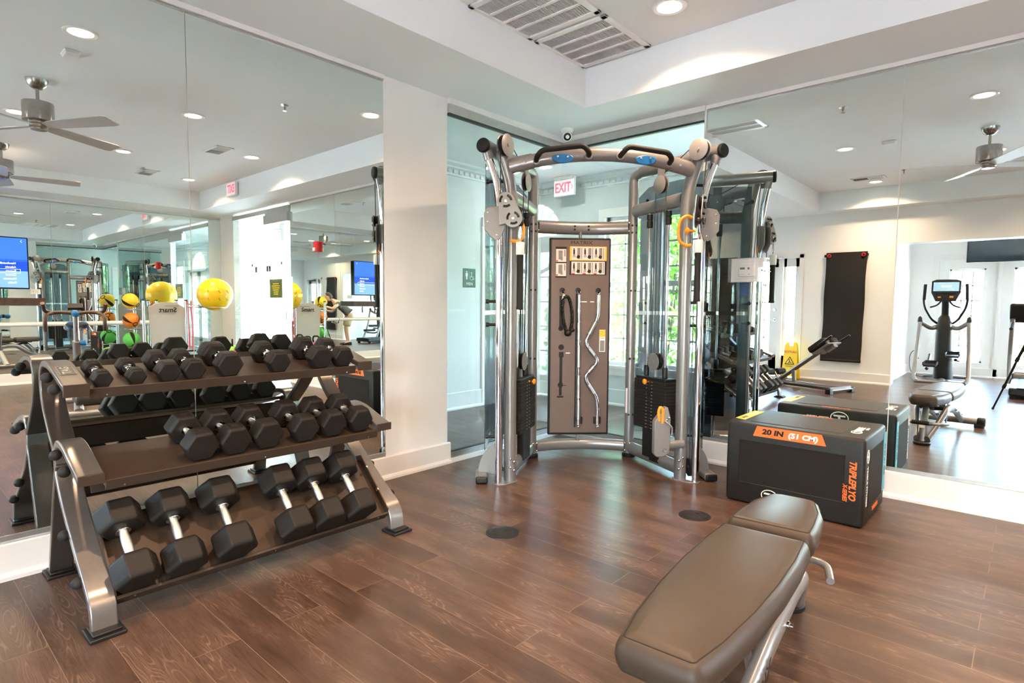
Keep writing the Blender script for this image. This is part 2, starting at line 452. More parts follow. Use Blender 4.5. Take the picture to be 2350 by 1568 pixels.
# walls of the gym
struct('wall_left', M().b2((-.13, -4.9, 0), (-.008, -1.98, ZS)).b2((-.85, -5.02, 0), (-.13, -4.9, ZS)).b2((-1.0, LB-.3, 0), (-.85, -4.9, ZS)), 'paint', smooth=False)
struct('wall_left', M().b2((-.13, -1.98, 0), (0, -1.41, ZS)), 'paint', smooth=False)
struct('wall_right', M().b2((1.38, .008, 0), (5.134, .10, ZS)), 'paint', smooth=False)
struct('wall_right', M().b2((7.15, 0, 0), (WD+.15, .10, ZS)), 'paint', smooth=False)
struct('wall_opposite', M().b2((WD+.008, LB, 0), (WD+.15, 0, ZS)), 'paint', smooth=False)
struct('wall_back', M().b2((-.85, LB-.3, 0), (-.62, LB, ZS)).b2((-.62, LB-.3, 2.10), (.34, LB, ZS)).b2((.34, LB-.3, 0), (1.68, LB, ZS))
       .b2((1.68, LB-.3, 2.20), (5.9, LB, ZS)).b2((5.9, LB-.3, 0), (WD+.15, LB, ZS)), 'paint', smooth=False)
# baseboards with a shoe moulding
def baseboard(name, a, b, n, h=.165, t=.02, shoe=.016, mtl='trim_white'):
    a, b, n = V(a), V(b), V(n); d = (b-a); L = d.length; d.normalize()
    prof = [(0, 0), (t+shoe, 0), (t+shoe, .016), (t+shoe*.45, .030), (t, .034), (t, h-.006), (t-.006, h), (0, h)]
    m = M(); R = [[p+n*x+V((0, 0, z)) for x, z in prof] for p in (a, b)]
    m.rings(R)
    return struct(name, m, mtl, smooth=False)
baseboard('baseboard_left', (0, -4.9, 0), (0, -1.392, 0), (1, 0, 0), h=.160)
baseboard('baseboard_right', (1.38, 0, 0), (5.134, 0, 0), (0, -1, 0), h=.172)
baseboard('baseboard_right', (7.15, 0, 0), (WD, 0, 0), (0, -1, 0))
baseboard('baseboard_opposite', (WD, LB, 0), (WD, 0, 0), (-1, 0, 0))
baseboard('baseboard_back', (.36, LB, 0), (1.70, LB, 0), (0, 1, 0))
baseboard('baseboard_back', (5.9, LB, 0), (WD, LB, 0), (0, 1, 0))
# head trim over mirrors and glass
struct('trim_1', M().b2((-.01, -4.9, 2.712), (.016, -1.98, ZS)), 'trim_white', smooth=False)
struct('trim_2', M().b2((-.06, -1.41, 2.70), (.03, 0, ZS)).b2((-.06, -.03, 2.70), (1.375, .06, ZS)), 'trim_white', smooth=False)
struct('trim_3', M().b2((1.38, -.016, 2.712), (5.134, .01, ZS)), 'trim_white', smooth=False)
struct('trim_4', M().b2((1.366, -.012, .0), (1.381, .06, 2.72)), 'trim_white', smooth=False)
# mirror panels: each a separate sheet with an edge channel under it
def mirror(lo, hi, label, axis, group):
    m = M().b2(lo, hi)
    o = obj('wall_mirror', m, 'mirror', smooth=False)
    tag(o, label, 'mirror', group)
    # the channel the sheet stands in
    if axis == 'x':
        s = 1 if lo[0] > -.1 and lo[0] < 1 else -1
        x = hi[0] if s > 0 else lo[0]
        k = M().b2((x-.004, lo[1], lo[2]-.016), (x+.004*s+.002, hi[1], lo[2]+.006)).b2((x-.004, lo[1], hi[2]-.001), (x+.003*s, hi[1], hi[2]+.008))
    else:
        k = M().b2((lo[0], lo[1]-.004, lo[2]-.016), (hi[0], lo[1]+.004, lo[2]+.006)).b2((lo[0], lo[1]-.003, hi[2]-.001), (hi[0], lo[1]+.004, hi[2]+.008))
    objs('edge_channel', k, 'alum', o, smooth=False)
G1 = 'mirror sheets behind the dumbbell rack'; G2 = 'mirror sheets behind the jump box'; G3 = 'mirror sheets behind the ballet barre'
mirror((-.007, -3.198, .185), (0, -1.983, 2.70), 'tall wall mirror behind the plain end of the dumbbell rack, beside the white pillar', 'x', G1)
mirror((-.007, -4.42, .185), (0, -3.202, 2.70), 'tall wall mirror behind the badged end of the dumbbell rack, showing a ceiling fan', 'x', G1)
mirror((-.007, -4.895, .185), (0, -4.424, 2.70), 'narrow wall mirror at the far end of the rack wall, beyond the picture edge', 'x', G1)
mirror((1.384, 0, .19), (2.640, .007, 2.70), 'wall mirror behind the black box, carrying the thermostat', 'y', G2)
mirror((2.645, 0, .19), (3.882, .007, 2.70), 'wall mirror beside the black jump box, showing the elliptical trainer', 'y', G2)
mirror((3.886, 0, .19), (5.132, .007, 2.70), 'wall mirror next to the frameless glass door', 'y', G2)
for k in range(5):
    mirror((WD, -1.22*(k+1)+.002, .17), (WD+.007, -1.22*k-.002, 2.70), ['mirror sheet behind the ball storage rack, beside the corner pillar', 'mirror sheet behind the yellow and orange exercise balls', 'mirror sheet behind the end of the wooden shelf', 'mirror sheet behind the blue television', 'last mirror sheet of the barre wall, next to the cardio opening'][k], 'x', G3)
# frameless corner glazing
w1 = struct('window_1', M().b2((-.006, -1.405, .085), (.006, -.004, 2.632)), 'pane', smooth=False)
struct('track', M().b2((-.03, -1.41, 2.634), (.018, 0, 2.702)).b2((-.03, -1.41, .034), (.018, 0, .085)), 'alum', w1, smooth=False)
struct('gasket', M().b2((-.012, -1.408, 2.618), (.019, 0, 2.635)).b2((-.012, -1.408, .084), (.0185, 0, .091)), 'black_gasket', w1, smooth=False)
struct('sill', M().b2((-.06, -1.41, 0), (.03, 0, .035)), 'trim_white', w1, smooth=False)
w2 = struct('window_2', M().b2((.004, -.006, .085), (1.366, .006, 2.632)), 'pane', smooth=False)
struct('track', M().b2((.0, -.018, 2.634), (1.367, .03, 2.702)).b2((0, -.018, .034), (1.367, .03, .085)), 'alum', w2, smooth=False)
struct('gasket', M().b2((0, -.019, 2.618), (1.366, .012, 2.635)).b2((0, -.0185, .084), (1.366, .012, .091)), 'black_gasket', w2, smooth=False)
struct('sill', M().b2((0, -.03, 0), (1.367, .06, .035)), 'trim_white', w2, smooth=False)
# glass door and its sidelight
d1 = struct('door_1', M().b2((5.14, -.006, .02), (5.91, .006, 2.45)), 'pane', smooth=False)
struct('door_header', M().b2((5.136, -.045, 2.46), (5.915, .045, 2.60)).b2((5.136, -.02, 2.60), (5.915, .02, 2.70)), 'alum', d1, bevel=.004)
hm = M(); hm.tube([(5.20, -.05, .95), (5.20, -.05, 1.62)], .0125); hm.cyl((5.20, -.05, 1.02), (5.20, 0, 1.02), .008); hm.cyl((5.20, -.05, 1.55), (5.20, 0, 1.55), .008)
struct('door_handle', hm, 'chrome', d1)
w3 = struct('window_3', M().b2((5.92, -.006, .085), (7.14, .006, 2.632)), 'pane', smooth=False)
struct('track', M().b2((5.916, -.018, 2.634), (7.15, .03, 2.702)).b2((5.916, -.018, .034), (7.15, .03, .085)), 'alum', w3, smooth=False)
# hall
HX, HY = -1.63, 1.71
struct('wall_hall', M().b2((HX-.15, -1.75, 0), (HX, HY+.15, 2.8)), 'hall_paint', smooth=False)
struct('wall_hall', M().b2((HX, -1.75, 0), (-.13, -1.6, 2.8)).b2((13.45, .1, 0), (13.6, HY, 2.8)), 'hall_paint', smooth=False)
def wall_with_holes(name, y0, y1, x0, x1, zt, holes, material='hall_paint'):
    m = M(); x = x0
    for a, b, z0, z1 in sorted(holes):
        m.b2((x, y0, 0), (a, y1, zt))
        if z0 > 0:
            m.b2((a, y0, 0), (b, y1, z0))
        m.b2((a, y0, z1), (b, y1, zt)); x = b
    m.b2((x, y0, 0), (x1, y1, zt))
    return struct(name, m, material, smooth=False)
hall_win = [(-.62, -.12, .49, 2.28), (.14, .80, .49, 2.28), (4.2, 5.0, .49, 2.28), (11.2, 12.1, .49, 2.28)]  # the last two windows are unseen, added to light the hall
hall_door = [(1.10, 2.50, 0, 2.62), (8.80, 10.30, 0, 2.12)]
wall_with_holes('wall_hall', HY, HY+.15, HX, 13.6, 2.8, hall_win+hall_door)
def window(name, x0, x1, z0, z1, y, cols, rows, inward, rail=None, deep=.05, glass='window_glass', fw=.045):
    s = inward; yf = y
    m = M()
    m.b2((x0, yf-deep/2, z0), (x0+fw, yf+deep/2, z1)).b2((x1-fw, yf-deep/2, z0), (x1, yf+deep/2, z1))
    m.b2((x0, yf-deep/2, z0), (x1, yf+deep/2, z0+fw)).b2((x0, yf-deep/2, z1-fw), (x1, yf+deep/2, z1))
    if rail:
        m.b2((x0, yf-deep/2, rail-.03), (x1, yf+deep/2, rail+.03))
    for k in range(1, cols):
        x = x0+fw+(x1-x0-2*fw)*k/cols; m.b2((x-.009, yf-.014, z0), (x+.009, yf+.014, z1))
    for k in range(1, rows):
        z = z0+fw+(z1-z0-2*fw)*k/rows; m.b2((x0, yf-.014, z-.009), (x1, yf+.014, z+.009))
    o = struct(name, m, 'trim_white', smooth=False)
    struct('pane', M().b2((x0+fw*.5, yf-.003, z0+fw*.5), (x1-fw*.5, yf+.003, z1-fw*.5)), glass, o, smooth=False)
    return o
for k, (a, b, z0, z1) in enumerate(hall_win):
    o = window('window_%d' % (4+k), a, b, z0, z1, HY+.06, 2, 6, -1, rail=1.47)
    struct('casing', M().b2((a-.09, HY-.022, z0), (a, HY-.0005, z1)).b2((b, HY-.022, z0), (b+.09, HY-.0005, z1)).b2((a-.09, HY-.022, z1), (b+.09, HY-.0005, z1+.10))
           .b2((a-.12, HY-.05, z0-.035), (b+.12, HY-.0005, z0)).b2((a-.09, HY-.022, z0-.12), (b+.09, HY-.0005, z0-.035)), 'trim_white', o, smooth=False)
def french_door(name, x0, x1, zt, y, leaves, fan=False, s=-1, handle=True):
    m = M(); w = (x1-x0)/leaves; pm = M(); zd = 2.05 if fan else zt-.075
    m.b2((x0-.08, y-.07, 0), (x0, y+.07, zt)).b2((x1, y-.07, 0), (x1+.08, y+.07, zt)).b2((x0-.08, y-.07, zd), (x1+.08, y+.07, zd+.07))
    for k in range(leaves):
        a, b = x0+w*k, x0+w*(k+1); st = .11
        m.b2((a+.004, y-.022, .012), (a+st, y+.022, zd)).b2((b-st, y-.022, .012), (b-.004, y+.022, zd))
        m.b2((a, y-.022, .012), (b, y+.022, .27)).b2((a, y-.022, zd-.13), (b, y+.022, zd))
        for i in range(1, 5):
            z = .27+(zd-.40)*i/5; m.b2((a+st, y-.012, z-.009), (b-st, y+.012, z+.009))
        for i in range(1, 3):
            x = a+st+(w-2*st)*i/3; m.b2((x-.009, y-.012, .27), (x+.009, y+.012, zd-.13))
        pm.b2((a+st-.01, y-.003, .26), (b-st+.01, y+.003, zd-.12))
    o = struct(name, m, 'trim_white', smooth=False)
    struct('pane', pm, 'window_glass', o, smooth=False)
    if fan:
        c = (x0+x1)/2; R = min((x1-x0)/2-.02, zt-zd-.09); f = M()
        f.torus((c, y, zd+.07), R, .03, (0, 1, 0), 24, 8)
        f.torus((c, y, zd+.07), R*.4, .012, (0, 1, 0), 16, 6)
        for i in range(1, 8):
            t = PI*i/8; f.cyl((c+R*.4*math.cos(t), y, zd+.07+R*.4*math.sin(t)), (c+R*math.cos(t), y, zd+.07+R*math.sin(t)), .009, 6)
        struct('fanlight', f, 'trim_white', o)
        poly = [(x0, zd+.07), (x0, zt), (x1, zt), (x1, zd+.07)]+[(c+R*math.cos(PI*k/20), zd+.07+R*math.sin(PI*k/20)) for k in range(21)]
        struct('fan_surround', M().prism([(-p[0], p[1]) for p in poly], (0, y-.03, 0), (-1, 0, 0), (0, 0, 1), .06), 'trim_white', o, smooth=False)
        struct('pane', M().prism([(-(c+R*math.cos(PI*k/20)), zd+.07+R*math.sin(PI*k/20)) for k in range(21)], (0, y-.003, 0), (-1, 0, 0), (0, 0, 1), .006), 'window_glass', o, smooth=False)
    if handle:
        h = M(); hx = x0+w-.055
        h.cyl((hx, y+s*.022, .98), (hx, y+s*.06, .98), .012); h.cyl((hx, y+s*.06, .98), (hx-.11, y+s*.06, .98), .008); h.cyl((hx, y+s*.022, .98), (hx, y+s*.028, .98), .03)
        h.cyl((hx, y+s*.022, 1.14), (hx, y+s*.04, 1.14), .027)
        struct('door_handle', h, 'steel', o)
    return o
french_door('door_2', 1.18, 2.42, 2.62, HY+.07, 2, fan=True)
french_door('door_3', 8.88, 10.22, 2.12, HY+.07, 2)
baseboard('baseboard_hall', (HX, -1.6, 0), (HX, HY, 0), (1, 0, 0), h=.20, mtl='hall_trim')
baseboard('baseboard_hall', (HX, HY, 0), (1.10, HY, 0), (0, -1, 0), h=.20, mtl='hall_trim')
baseboard('baseboard_hall', (2.5, HY, 0), (8.80, HY, 0), (0, -1, 0), h=.20, mtl='hall_trim')
def crown(a, b, n, name):
    a, b, n = V(a), V(b), V(n); d = b-a; L = d.length; d.normalize(); m = M()
    prof = [(0, -.14), (.02, -.14), (.024, -.075), (.05, -.06), (.055, -.045), (.09, -.02), (.10, 0), (0, 0)]
    m.rings([[p+n*x+V((0, 0, z)) for x, z in prof] for p in (a, b)])
    k = 0
    while k*.085 < L-.05:
        c = a+d*(k*.085+.03)+n*.030+V((0, 0, -.098)); R = Matrix((d, n, (0, 0, 1))).transposed()
        m.box(c, (.045, .03, .038), R); k += 1
    return struct(name, m, 'hall_trim', smooth=False)
crown((HX, -1.6, 2.80), (HX, HY, 2.80), (1, 0, 0), 'trim_5')
crown((HX, HY, 2.80), (13.4, HY, 2.80), (0, -1, 0), 'trim_6')
struct('trim_7', M().b2((HX, .58, 0), (HX+.028, .69, 2.14)).b2((HX, 1.45, 0), (HX+.028, 1.56, 2.14)).b2((HX, .58, 2.14), (HX+.032, 1.56, 2.25)), 'trim_white', bevel=.006)
d4 = struct('door_4', M().b2((HX, .69, .01), (HX+.012, 1.45, 2.14)), 'trim_white', smooth=False)
struct('door_panel', M().b2((HX+.012, .80, .25), (HX+.018, 1.34, .95)).b2((HX+.012, .80, 1.10), (HX+.018, 1.34, 2.0)), 'trim_white', d4, bevel=.004)
# back door with its sidelight, in the recess
XA, XB = -.60, .32
m = M()
m.b2((XA-.05, LB-.20, 0), (XA, LB+.025, 2.10)).b2((XB, LB-.20, 0), (XB+.06, LB+.025, 2.10)).b2((XA-.05, LB-.20, 2.04), (XB+.06, LB+.025, 2.12))
m.b2((-.02, LB-.20, 0), (.055, LB+.01, 2.04))
d5 = struct('door_5', m, 'trim_white', smooth=False)
lf = M(); a, b = -.598, -.022
lf.b2((a, LB-.10, .01), (a+.15, LB-.055, 2.04)).b2((b-.14, LB-.10, .01), (b, LB-.055, 2.04)).b2((a, LB-.10, .01), (b, LB-.055, .36)).b2((a, LB-.10, 1.90), (b, LB-.055, 2.04))
lf.b2((.055, LB-.10, .01), (.095, LB-.055, 2.04)).b2((.245, LB-.10, .01), (XB, LB-.055, 2.04)).b2((.055, LB-.10, .01), (XB, LB-.055, .36)).b2((.055, LB-.10, 1.90), (XB, LB-.055, 2.04))
for i in range(1, 5):
    z = .36+1.54*i/5; lf.b2((a+.15, LB-.09, z-.008), (b-.14, LB-.065, z+.008)); lf.b2((.095, LB-.09, z-.008), (.245, LB-.065, z+.008))
for i in range(1, 3):
    x = a+.15+(.576-.29)*i/3; lf.b2((x-.008, LB-.09, .36), (x+.008, LB-.065, 1.9))
struct('door_leaf', lf, 'trim_white', d5, smooth=False)
struct('pane', M().b2((a+.14, LB-.08, .35), (b-.13, LB-.075, 1.91)).b2((.09, LB-.08, .35), (.25, LB-.075, 1.91)), 'window_glass', d5, smooth=False)
h = M(); hx = b-.06
h.cyl((hx, LB-.055, .98), (hx, LB, .98), .011); h.cyl((hx, LB-.003, .98), (hx-.11, LB-.003, .98), .009); h.cyl((hx, LB-.056, .98), (hx, LB-.048, .98), .032); h.cyl((hx, LB-.056, 1.16), (hx, LB-.035, 1.16), .03)
struct('door_handle', h, 'steel', d5)
# cardio room beyond the opening
struct('wall_cardio', M().b2((1.42, -8.75, 0), (1.57, LB-.3, 2.62)).b2((9.0, -8.75, 0), (9.15, LB-.3, 2.62)), 'paint', smooth=False)
car_win = [(2.15, 2.66, .25, 1.90), (3.03, 3.54, .25, 1.90), (4.2, 4.95, .25, 2.2), (5.2, 5.95, .25, 2.2), (6.2, 6.95, .25, 2.2), (7.2, 7.95, .25, 2.2), (8.1, 8.8, .25, 2.2)]  # all after the first two are unseen windows added to brighten the room
wall_with_holes('wall_cardio', -8.75, -8.6, 1.42, 9.15, 2.62, car_win, 'paint')
for k, (a, b, z0, z1) in enumerate(car_win):
    window('window_%d' % (10+k), a, b, z0, z1, -8.66, 3, 6, 1, fw=.03)
struct('trim_8', M().b2((1.90, -8.6, 0), (2.0, -8.575, 2.16)).b2((2.0, -8.6, 2.06), (3.7, -8.575, 2.16)).b2((3.66, -8.6, 0), (3.76, -8.575, 2.16)).b2((2.82, -8.6, 0), (2.87, -8.58, 2.06)), 'trim_white', smooth=False)
baseboard('baseboard_cardio', (1.57, -8.6, 0), (1.57, LB-.3, 0), (1, 0, 0))
baseboard('baseboard_cardio', (1.57, -8.6, 0), (9.0, -8.6, 0), (0, 1, 0))
struct('trim_9', M().b2((1.665, LB-.305, 0), (1.682, LB+.004, 2.205)).b2((1.665, LB-.305, 2.195), (5.9, LB+.004, 2.21)), 'trim_white', smooth=False)
struct('hall_shade_roof', M().b2((3.3, 1.86, 2.75), (14.2, 4.4, 2.9)), 'ceiling_paint', smooth=False)  # unseen roof slab added to shade the far hall
# daylight sampling through the window and door openings, added ones included
def portal(c, sx, sz, ny):
    d = bpy.data.lights.new('portal', 'AREA'); d.shape = 'RECTANGLE'; d.size = sx; d.size_y = sz; d.cycles.is_portal = True
    o = bpy.data.objects.new('portal', d); COL.objects.link(o); o.location = c
    o.rotation_euler = V((0, ny, 0)).to_track_quat('-Z', 'Z').to_euler()
for a, b, z0, z1 in car_win:
    portal(((a+b)/2, -8.74, (z0+z1)/2), b-a, z1-z0, 1)
for a, b, z0, z1 in hall_win[:3]:
    portal(((a+b)/2, HY+.14, (z0+z1)/2), b-a, z1-z0, -1)
portal((1.8, HY+.14, 1.3), 1.2, 2.5, -1)
portal((9.55, HY+.14, 1.1), 1.3, 1.9, -1)

# ================================================================== CEILING FIXTURES
def downlight(x, y, z, label, group, glow='lamp_glow', r=.075, light=True):
    t = thing('recessed_downlight', label, 'ceiling light', (x, y, z), 0, group)
    tr = M().lathe([(r+.028, -.001), (r+.028, -.006), (r+.020, -.010), (r, -.006), (r-.004, .0)], n=32)
    obj('trim_ring', tr, 'white_metal', t)
    obj('lamp_disc', M().lathe([(r-.003, -.002), (r-.006, -.0045), (.0, -.0045)], n=28), glow, t)
    if light:
        d = bpy.data.lights.new('downlight_lamp', 'AREA'); d.energy = DL_POWER; d.color = DL_COLOR
        d.shape = 'DISK'; d.size = 2*r-.012; d.spread = math.radians(138)
        o = bpy.data.objects.new('downlight_lamp', d); COL.objects.link(o); o.parent = t; o.location = (0, 0, -.008)
    return t
DL_LABEL = ['downlight directly above the black box and cable machine, seen at the top edge', 'downlight over the middle of the tray edge above the glass side', 'downlight beside the corner pillar by the glass door', 'downlight above the end of the dumbbell rack', 'downlight between the two ceiling fans',
            'downlight beyond the second ceiling fan', 'downlight over the back wall with the hanging mat', 'downlight over the cardio opening', 'downlight in the back corner of the tray', 'downlight near the first fan, toward the cable machine', 'downlight near the second fan, toward the glass door', 'downlight near the first fan, toward the back door', 'downlight near the second fan, toward the cardio room']
for (x, y), lb in zip(DL_POS, DL_LABEL):
    downlight(x, y, ZT, lb, 'downlights in the tray ceiling')
for x, y, lb in ((-.95, .95, 'added fill downlight behind the corner glass'), (1.4, .9, 'added fill downlight behind the mirrors'), (5.2, .9, 'added fill downlight outside the glass door'), (9.0, .9, 'added fill downlight near the white hall door')):
    t = downlight(x, y, 2.80, lb, 'added fill downlights in the hall ceiling', 'hall_fill_glow', .07, False)
    d = bpy.data.lights.new('hall_fill_lamp', 'AREA'); d.energy = 5.0 if x < 3 else 2.5; d.color = (1, .97, .93); d.shape = 'DISK'; d.size = .12  # these hall lamps are added to brighten the hall
    o = bpy.data.objects.new('hall_fill_lamp', d); COL.objects.link(o); o.parent = t; o.location = (0, 0, -.008)
# return air grilles
def return_grille(x0, x1, y0, y1, label):
    cx, cyy = (x0+x1)/2, (y0+y1)/2; w, l = x1-x0, y1-y0
    t = thing('return_air_grille', label, 'air vent', (cx, cyy, ZT), 0, 'return air grilles in the tray ceiling')
    f = M(); b = .04
    for a, c in (((-w/2, -l/2), (-w/2+b, l/2)), ((w/2-b, -l/2), (w/2, l/2)), ((-w/2, -l/2), (w/2, -l/2+b)), ((-w/2, l/2-b), (w/2, l/2))):
        f.b2((a[0], a[1], -.014), (c[0], c[1], 0))
    for k in range(1, 4):
        yy = -l/2+b+(l-2*b)*k/4; f.b2((-w/2+b, yy-.012, -.012), (w/2-b, yy+.012, -.002))
    obj('frame', f, 'white_metal', t, bevel=.003)
    s = M(); n = 44
    for k in range(n):
        xx = -w/2+b+(w-2*b)*(k+.5)/n; s.box((xx, 0, -.006), (.0098, l-2*b, .0015), (0, .35, 0))
    obj('slat', s, 'white_metal', t, smooth=False)
    obj('duct_shadow', M().b2((-w/2+b, -l/2+b, -.0012), (w/2-b, l/2-b, -.0004)), 'duct_grey', t, smooth=False)
return_grille(.635, 1.225, -1.19, -.60, 'square white return grille in the tray corner')
return_grille(.635, 1.225, -1.82, -1.23, 'square white return grille farther from the tray corner, cut by the top edge')
def supply_vent(x, y, label):
    t = thing('supply_vent', label, 'air vent', (x, y, ZT), 0, 'supply vents in the tray ceiling')
    f = M(); w, l, b = .42, .20, .022
    f.b2((-w/2, -l/2, -.01), (w/2, -l/2+b, 0)).b2((-w/2, l/2-b, -.01), (w/2, l/2, 0)).b2((-w/2, -l/2, -.01), (-w/2+b, l/2, 0)).b2((w/2-b, -l/2, -.01), (w/2, l/2, 0)).b2((-.006, -l/2, -.01), (.006, l/2, 0))
    obj('frame', f, 'white_metal', t, bevel=.002)
    s = M()
    for k in range(14):
        xx = -w/2+b+.012+(w-2*b-.024)*k/13; s.box((xx, 0, -.007), (.017, l-2*b, .0015), (0, .8 if xx < 0 else -.8, 0))
    obj('louvre', s, 'white_metal', t, smooth=False)
    obj('duct_shadow', M().b2((-w/2+b, -l/2+b, -.0012), (w/2-b, l/2-b, -.0004)), 'dark_void', t, smooth=False)
supply_vent(4.04, -1.45, 'small louvred vent in front of the tray edge over the glass door side')
supply_vent(6.05, -1.62, 'small louvred vent beside a sprinkler near the ball rack')
supply_vent(1.47, -5.22, 'small louvred vent above the hanging mat')
def sprinkler(x, y, label):
    t = thing('fire_sprinkler', label, 'sprinkler', (x, y, ZT), 0, 'fire sprinklers')
    obj('escutcheon', M().lathe([(.036, 0), (.034, -.006), (.014, -.010)], n=24), 'steel', t)
    obj('head', M().lathe([(.011, -.006), (.011, -.03), (.006, -.034), (.006, -.05), (.020, -.052), (.020, -.055), (.0, -.056)], n=16), 'steel', t)
sprinkler(1.92, -1.69, 'fire sprinkler over the dumbbell rack end'); sprinkler(5.79, -1.74, 'fire sprinkler beside the far louvred vent'); sprinkler(1.93, -4.95, 'fire sprinkler toward the back wall')
t = thing('smoke_detector', 'white box smoke detector beside the first ceiling fan', 'smoke detector', (2.03, -3.27, ZT))
obj('base', M().b2((-.07, -.05, -.012), (.07, .05, 0)), 'white_plastic', t, bevel=.006)
obj('cover', M().box((0, 0, -.022), (.12, .085, .022), taper=(1.06, 1.06)), 'white_plastic', t, bevel=.006)
def ceiling_fan(x, y, label, a0):
    t = thing('ceiling_fan', label, 'ceiling fan', (x, y, ZT), 0, 'ceiling fans')
    obj('canopy', M().lathe([(.078, 0), (.076, -.012), (.062, -.05), (.034, -.075), (.018, -.078)], n=32), 'brushed', t)
    obj('downrod', M().cyl((0, 0, -.07), (0, 0, -.19), .0125), 'brushed', t)
    obj('motor_housing', M().lathe([(.016, -.165), (.028, -.185), (.104, -.186), (.108, -.192), (.108, -.335), (.104, -.34), (.074, -.345), (.074, -.36), (.064, -.366), (.064, -.385), (.054, -.392), (.054, -.408), (.0, -.412)], n=40), 'brushed', t)
    for k in range(4):
        a = a0+PI/2*k; b = M(); R = Euler((0, 0, a)).to_matrix(); q = Euler((.21, 0, 0)).to_matrix()
        rows = []
        for r, w in ((.07, .035), (.14, .055), (.25, .062), (.68, .078), (.73, .066)):
            rows.append([R @ (q @ V((r, yy, zz)) if False else V((r, yy*math.cos(.22)-zz*math.sin(.22), yy*math.sin(.22)+zz*math.cos(.22)-.372))) for yy, zz in ((-w, -.003), (w, -.003), (w, .003), (-w, .003))])
        b.rings(rows); obj('blade', b, 'fan_blade', t, smooth=False)
ceiling_fan(2.89, -3.33, 'brushed steel ceiling fan nearer the dumbbell rack', math.radians(60))
ceiling_fan(5.69, -3.22, 'brushed steel ceiling fan nearer the ball storage rack', math.radians(10))
# dome camera in the corner
t = thing('security_camera', 'white dome security camera on the soffit above the cable machine', 'security camera', (.22, -.22, ZS))
obj('base', M().lathe([(.052, 0), (.052, -.012), (.046, -.03), (.040, -.036)], n=32), 'white_plastic', t)
R = V((.62, -.70, -.35)).normalized()
obj('eyeball', M().sphere((0, 0, -.062), .041, 28, 18), 'white_plastic', t)
obj('lens_window', M().lathe([(.0325, .0262), (.031, .031), (.022, .037), (0, .0385)], (0, 0, -.062), 24, R), 'black_gloss', t)
w_ = R.cross(V((0, 0, 1))).normalized(); h_ = w_.cross(R)
g = M()
for i in (0, 1):
    for j in (0, 1):
        c = V((0, 0, -.062))+R*.0372+w_*(.006+.008*i)*1+h_*(-.004+.008*j); g.cyl(c, c+R*.002, .003, 8)
obj('led', g, 'white_print', t)
# exit signs
def exit_sign(x, y, z, label, arrow=False, flip=1, hang=0):
    t = thing('exit_sign', label, 'exit sign', (x, y, z), 0, 'exit signs')
    obj('housing', M().b2((-.155, -.022, -.10), (.155, .022, .10)), 'white_plastic', t, bevel=.006)
    obj('face_plate', M().b2((-.145, -.0245, -.09), (.145, -.0215, .09)), 'exit_face', t, smooth=False)
    text('EXIT', .165, t, (-.012, -.0255, -.004), (1, 0, 0), (0, 0, 1), 'exit_red', .001, xs=.72, bold=.004)
    if arrow:
        obj('arrow', M().prism([(0, .03), (.018, 0), (0, -.03), (-.009, -.03), (.009, 0), (-.009, .03)], (.122, -.0245, 0), (1, 0, 0), (0, 0, 1), .002), 'exit_red', t, smooth=False)
    if hang:
        obj('canopy', M().b2((-.14, -.05, .10), (.14, .05, .10+hang)), 'white_plastic', t, bevel=.006)
exit_sign(5.71, -.602, 2.912, 'EXIT sign on the tray edge above the glass door')
exit_sign(-1.09, 1.5, 2.665, 'EXIT sign with arrow hanging in the hall behind the corner glass', True, 1, .035)
exit_sign(6.62, .55, 2.40, 'EXIT sign hanging in the hall behind the glass door', False, 1, .40)
# ================================================================== DUMBBELL RACK
RY0, RY1 = -3.862, -2.455
rack = thing('dumbbell_rack', 'three-tier dark grey dumbbell rack standing against the mirrored wall', 'dumbbell rack', (0, 0, 0))
def rk(pts, r, seg=6, y=0):
    return fillet([(x, y, z) for x, z in pts], r, seg)
for y, o_ in ((RY0+.043, -1), (RY1-.043, 1)):
    topbar = rk([(.528, .880), (.235, .957), (.085, .945), (.075, .80), (.175, .69), (.315, .575)], .11, 7, y)
    obj('upper_arch', M().sweep(topbar, .086, .028, (0, 1, 0)), 'bronze', rack, bevel=.005)
    front = rk([(.705, .552), (.445, .640), (.325, .640), (.30, .51), (.395, .402), (.62, .232), (.80, .115), (.812, .012)], .085, 7, y)
    obj('front_leg', M().sweep(front, .086, .030, (0, 1, 0)), 'grey_and_lit_leg', rack, bevel=.005)  # lighter than the arches: lamplight on the same metal put into the colour
    rear = rk([(.325, .545), (.255, .40), (.105, .012)], .05, 4, y)
    obj('rear_leg', M().sweep(rear, .086, .030, (0, 1, 0)), 'bronze', rack, bevel=.005)
    # end caps closing the two tier ends
    objs('end_cap', M().box((.531, y, .871), (.010, .086, .050), (0, .05, 0)).box((.709, y, .552), (.010, .086, .040), (0, .05, 0)), 'tray_black', rack, bevel=.002)
    for fx in (.815, .105):
        obj('foot_pad', M().b2((fx-.06, y-.058, 0), (fx+.06, y+.058, .014)).b2((fx-.045, y-.046, .014), (fx+.045, y+.046, .024)), 'black', rack, bevel=.004)
    for bx, bz in ((.30, .905), (.43, .870), (.40, .600), (.545, .560), (.50, .295), (.69, .165)):
        obj('rubber_bumper', M().sphere((bx, y+o_*.052, bz), .022, 16, 10), 'black_soft', rack)
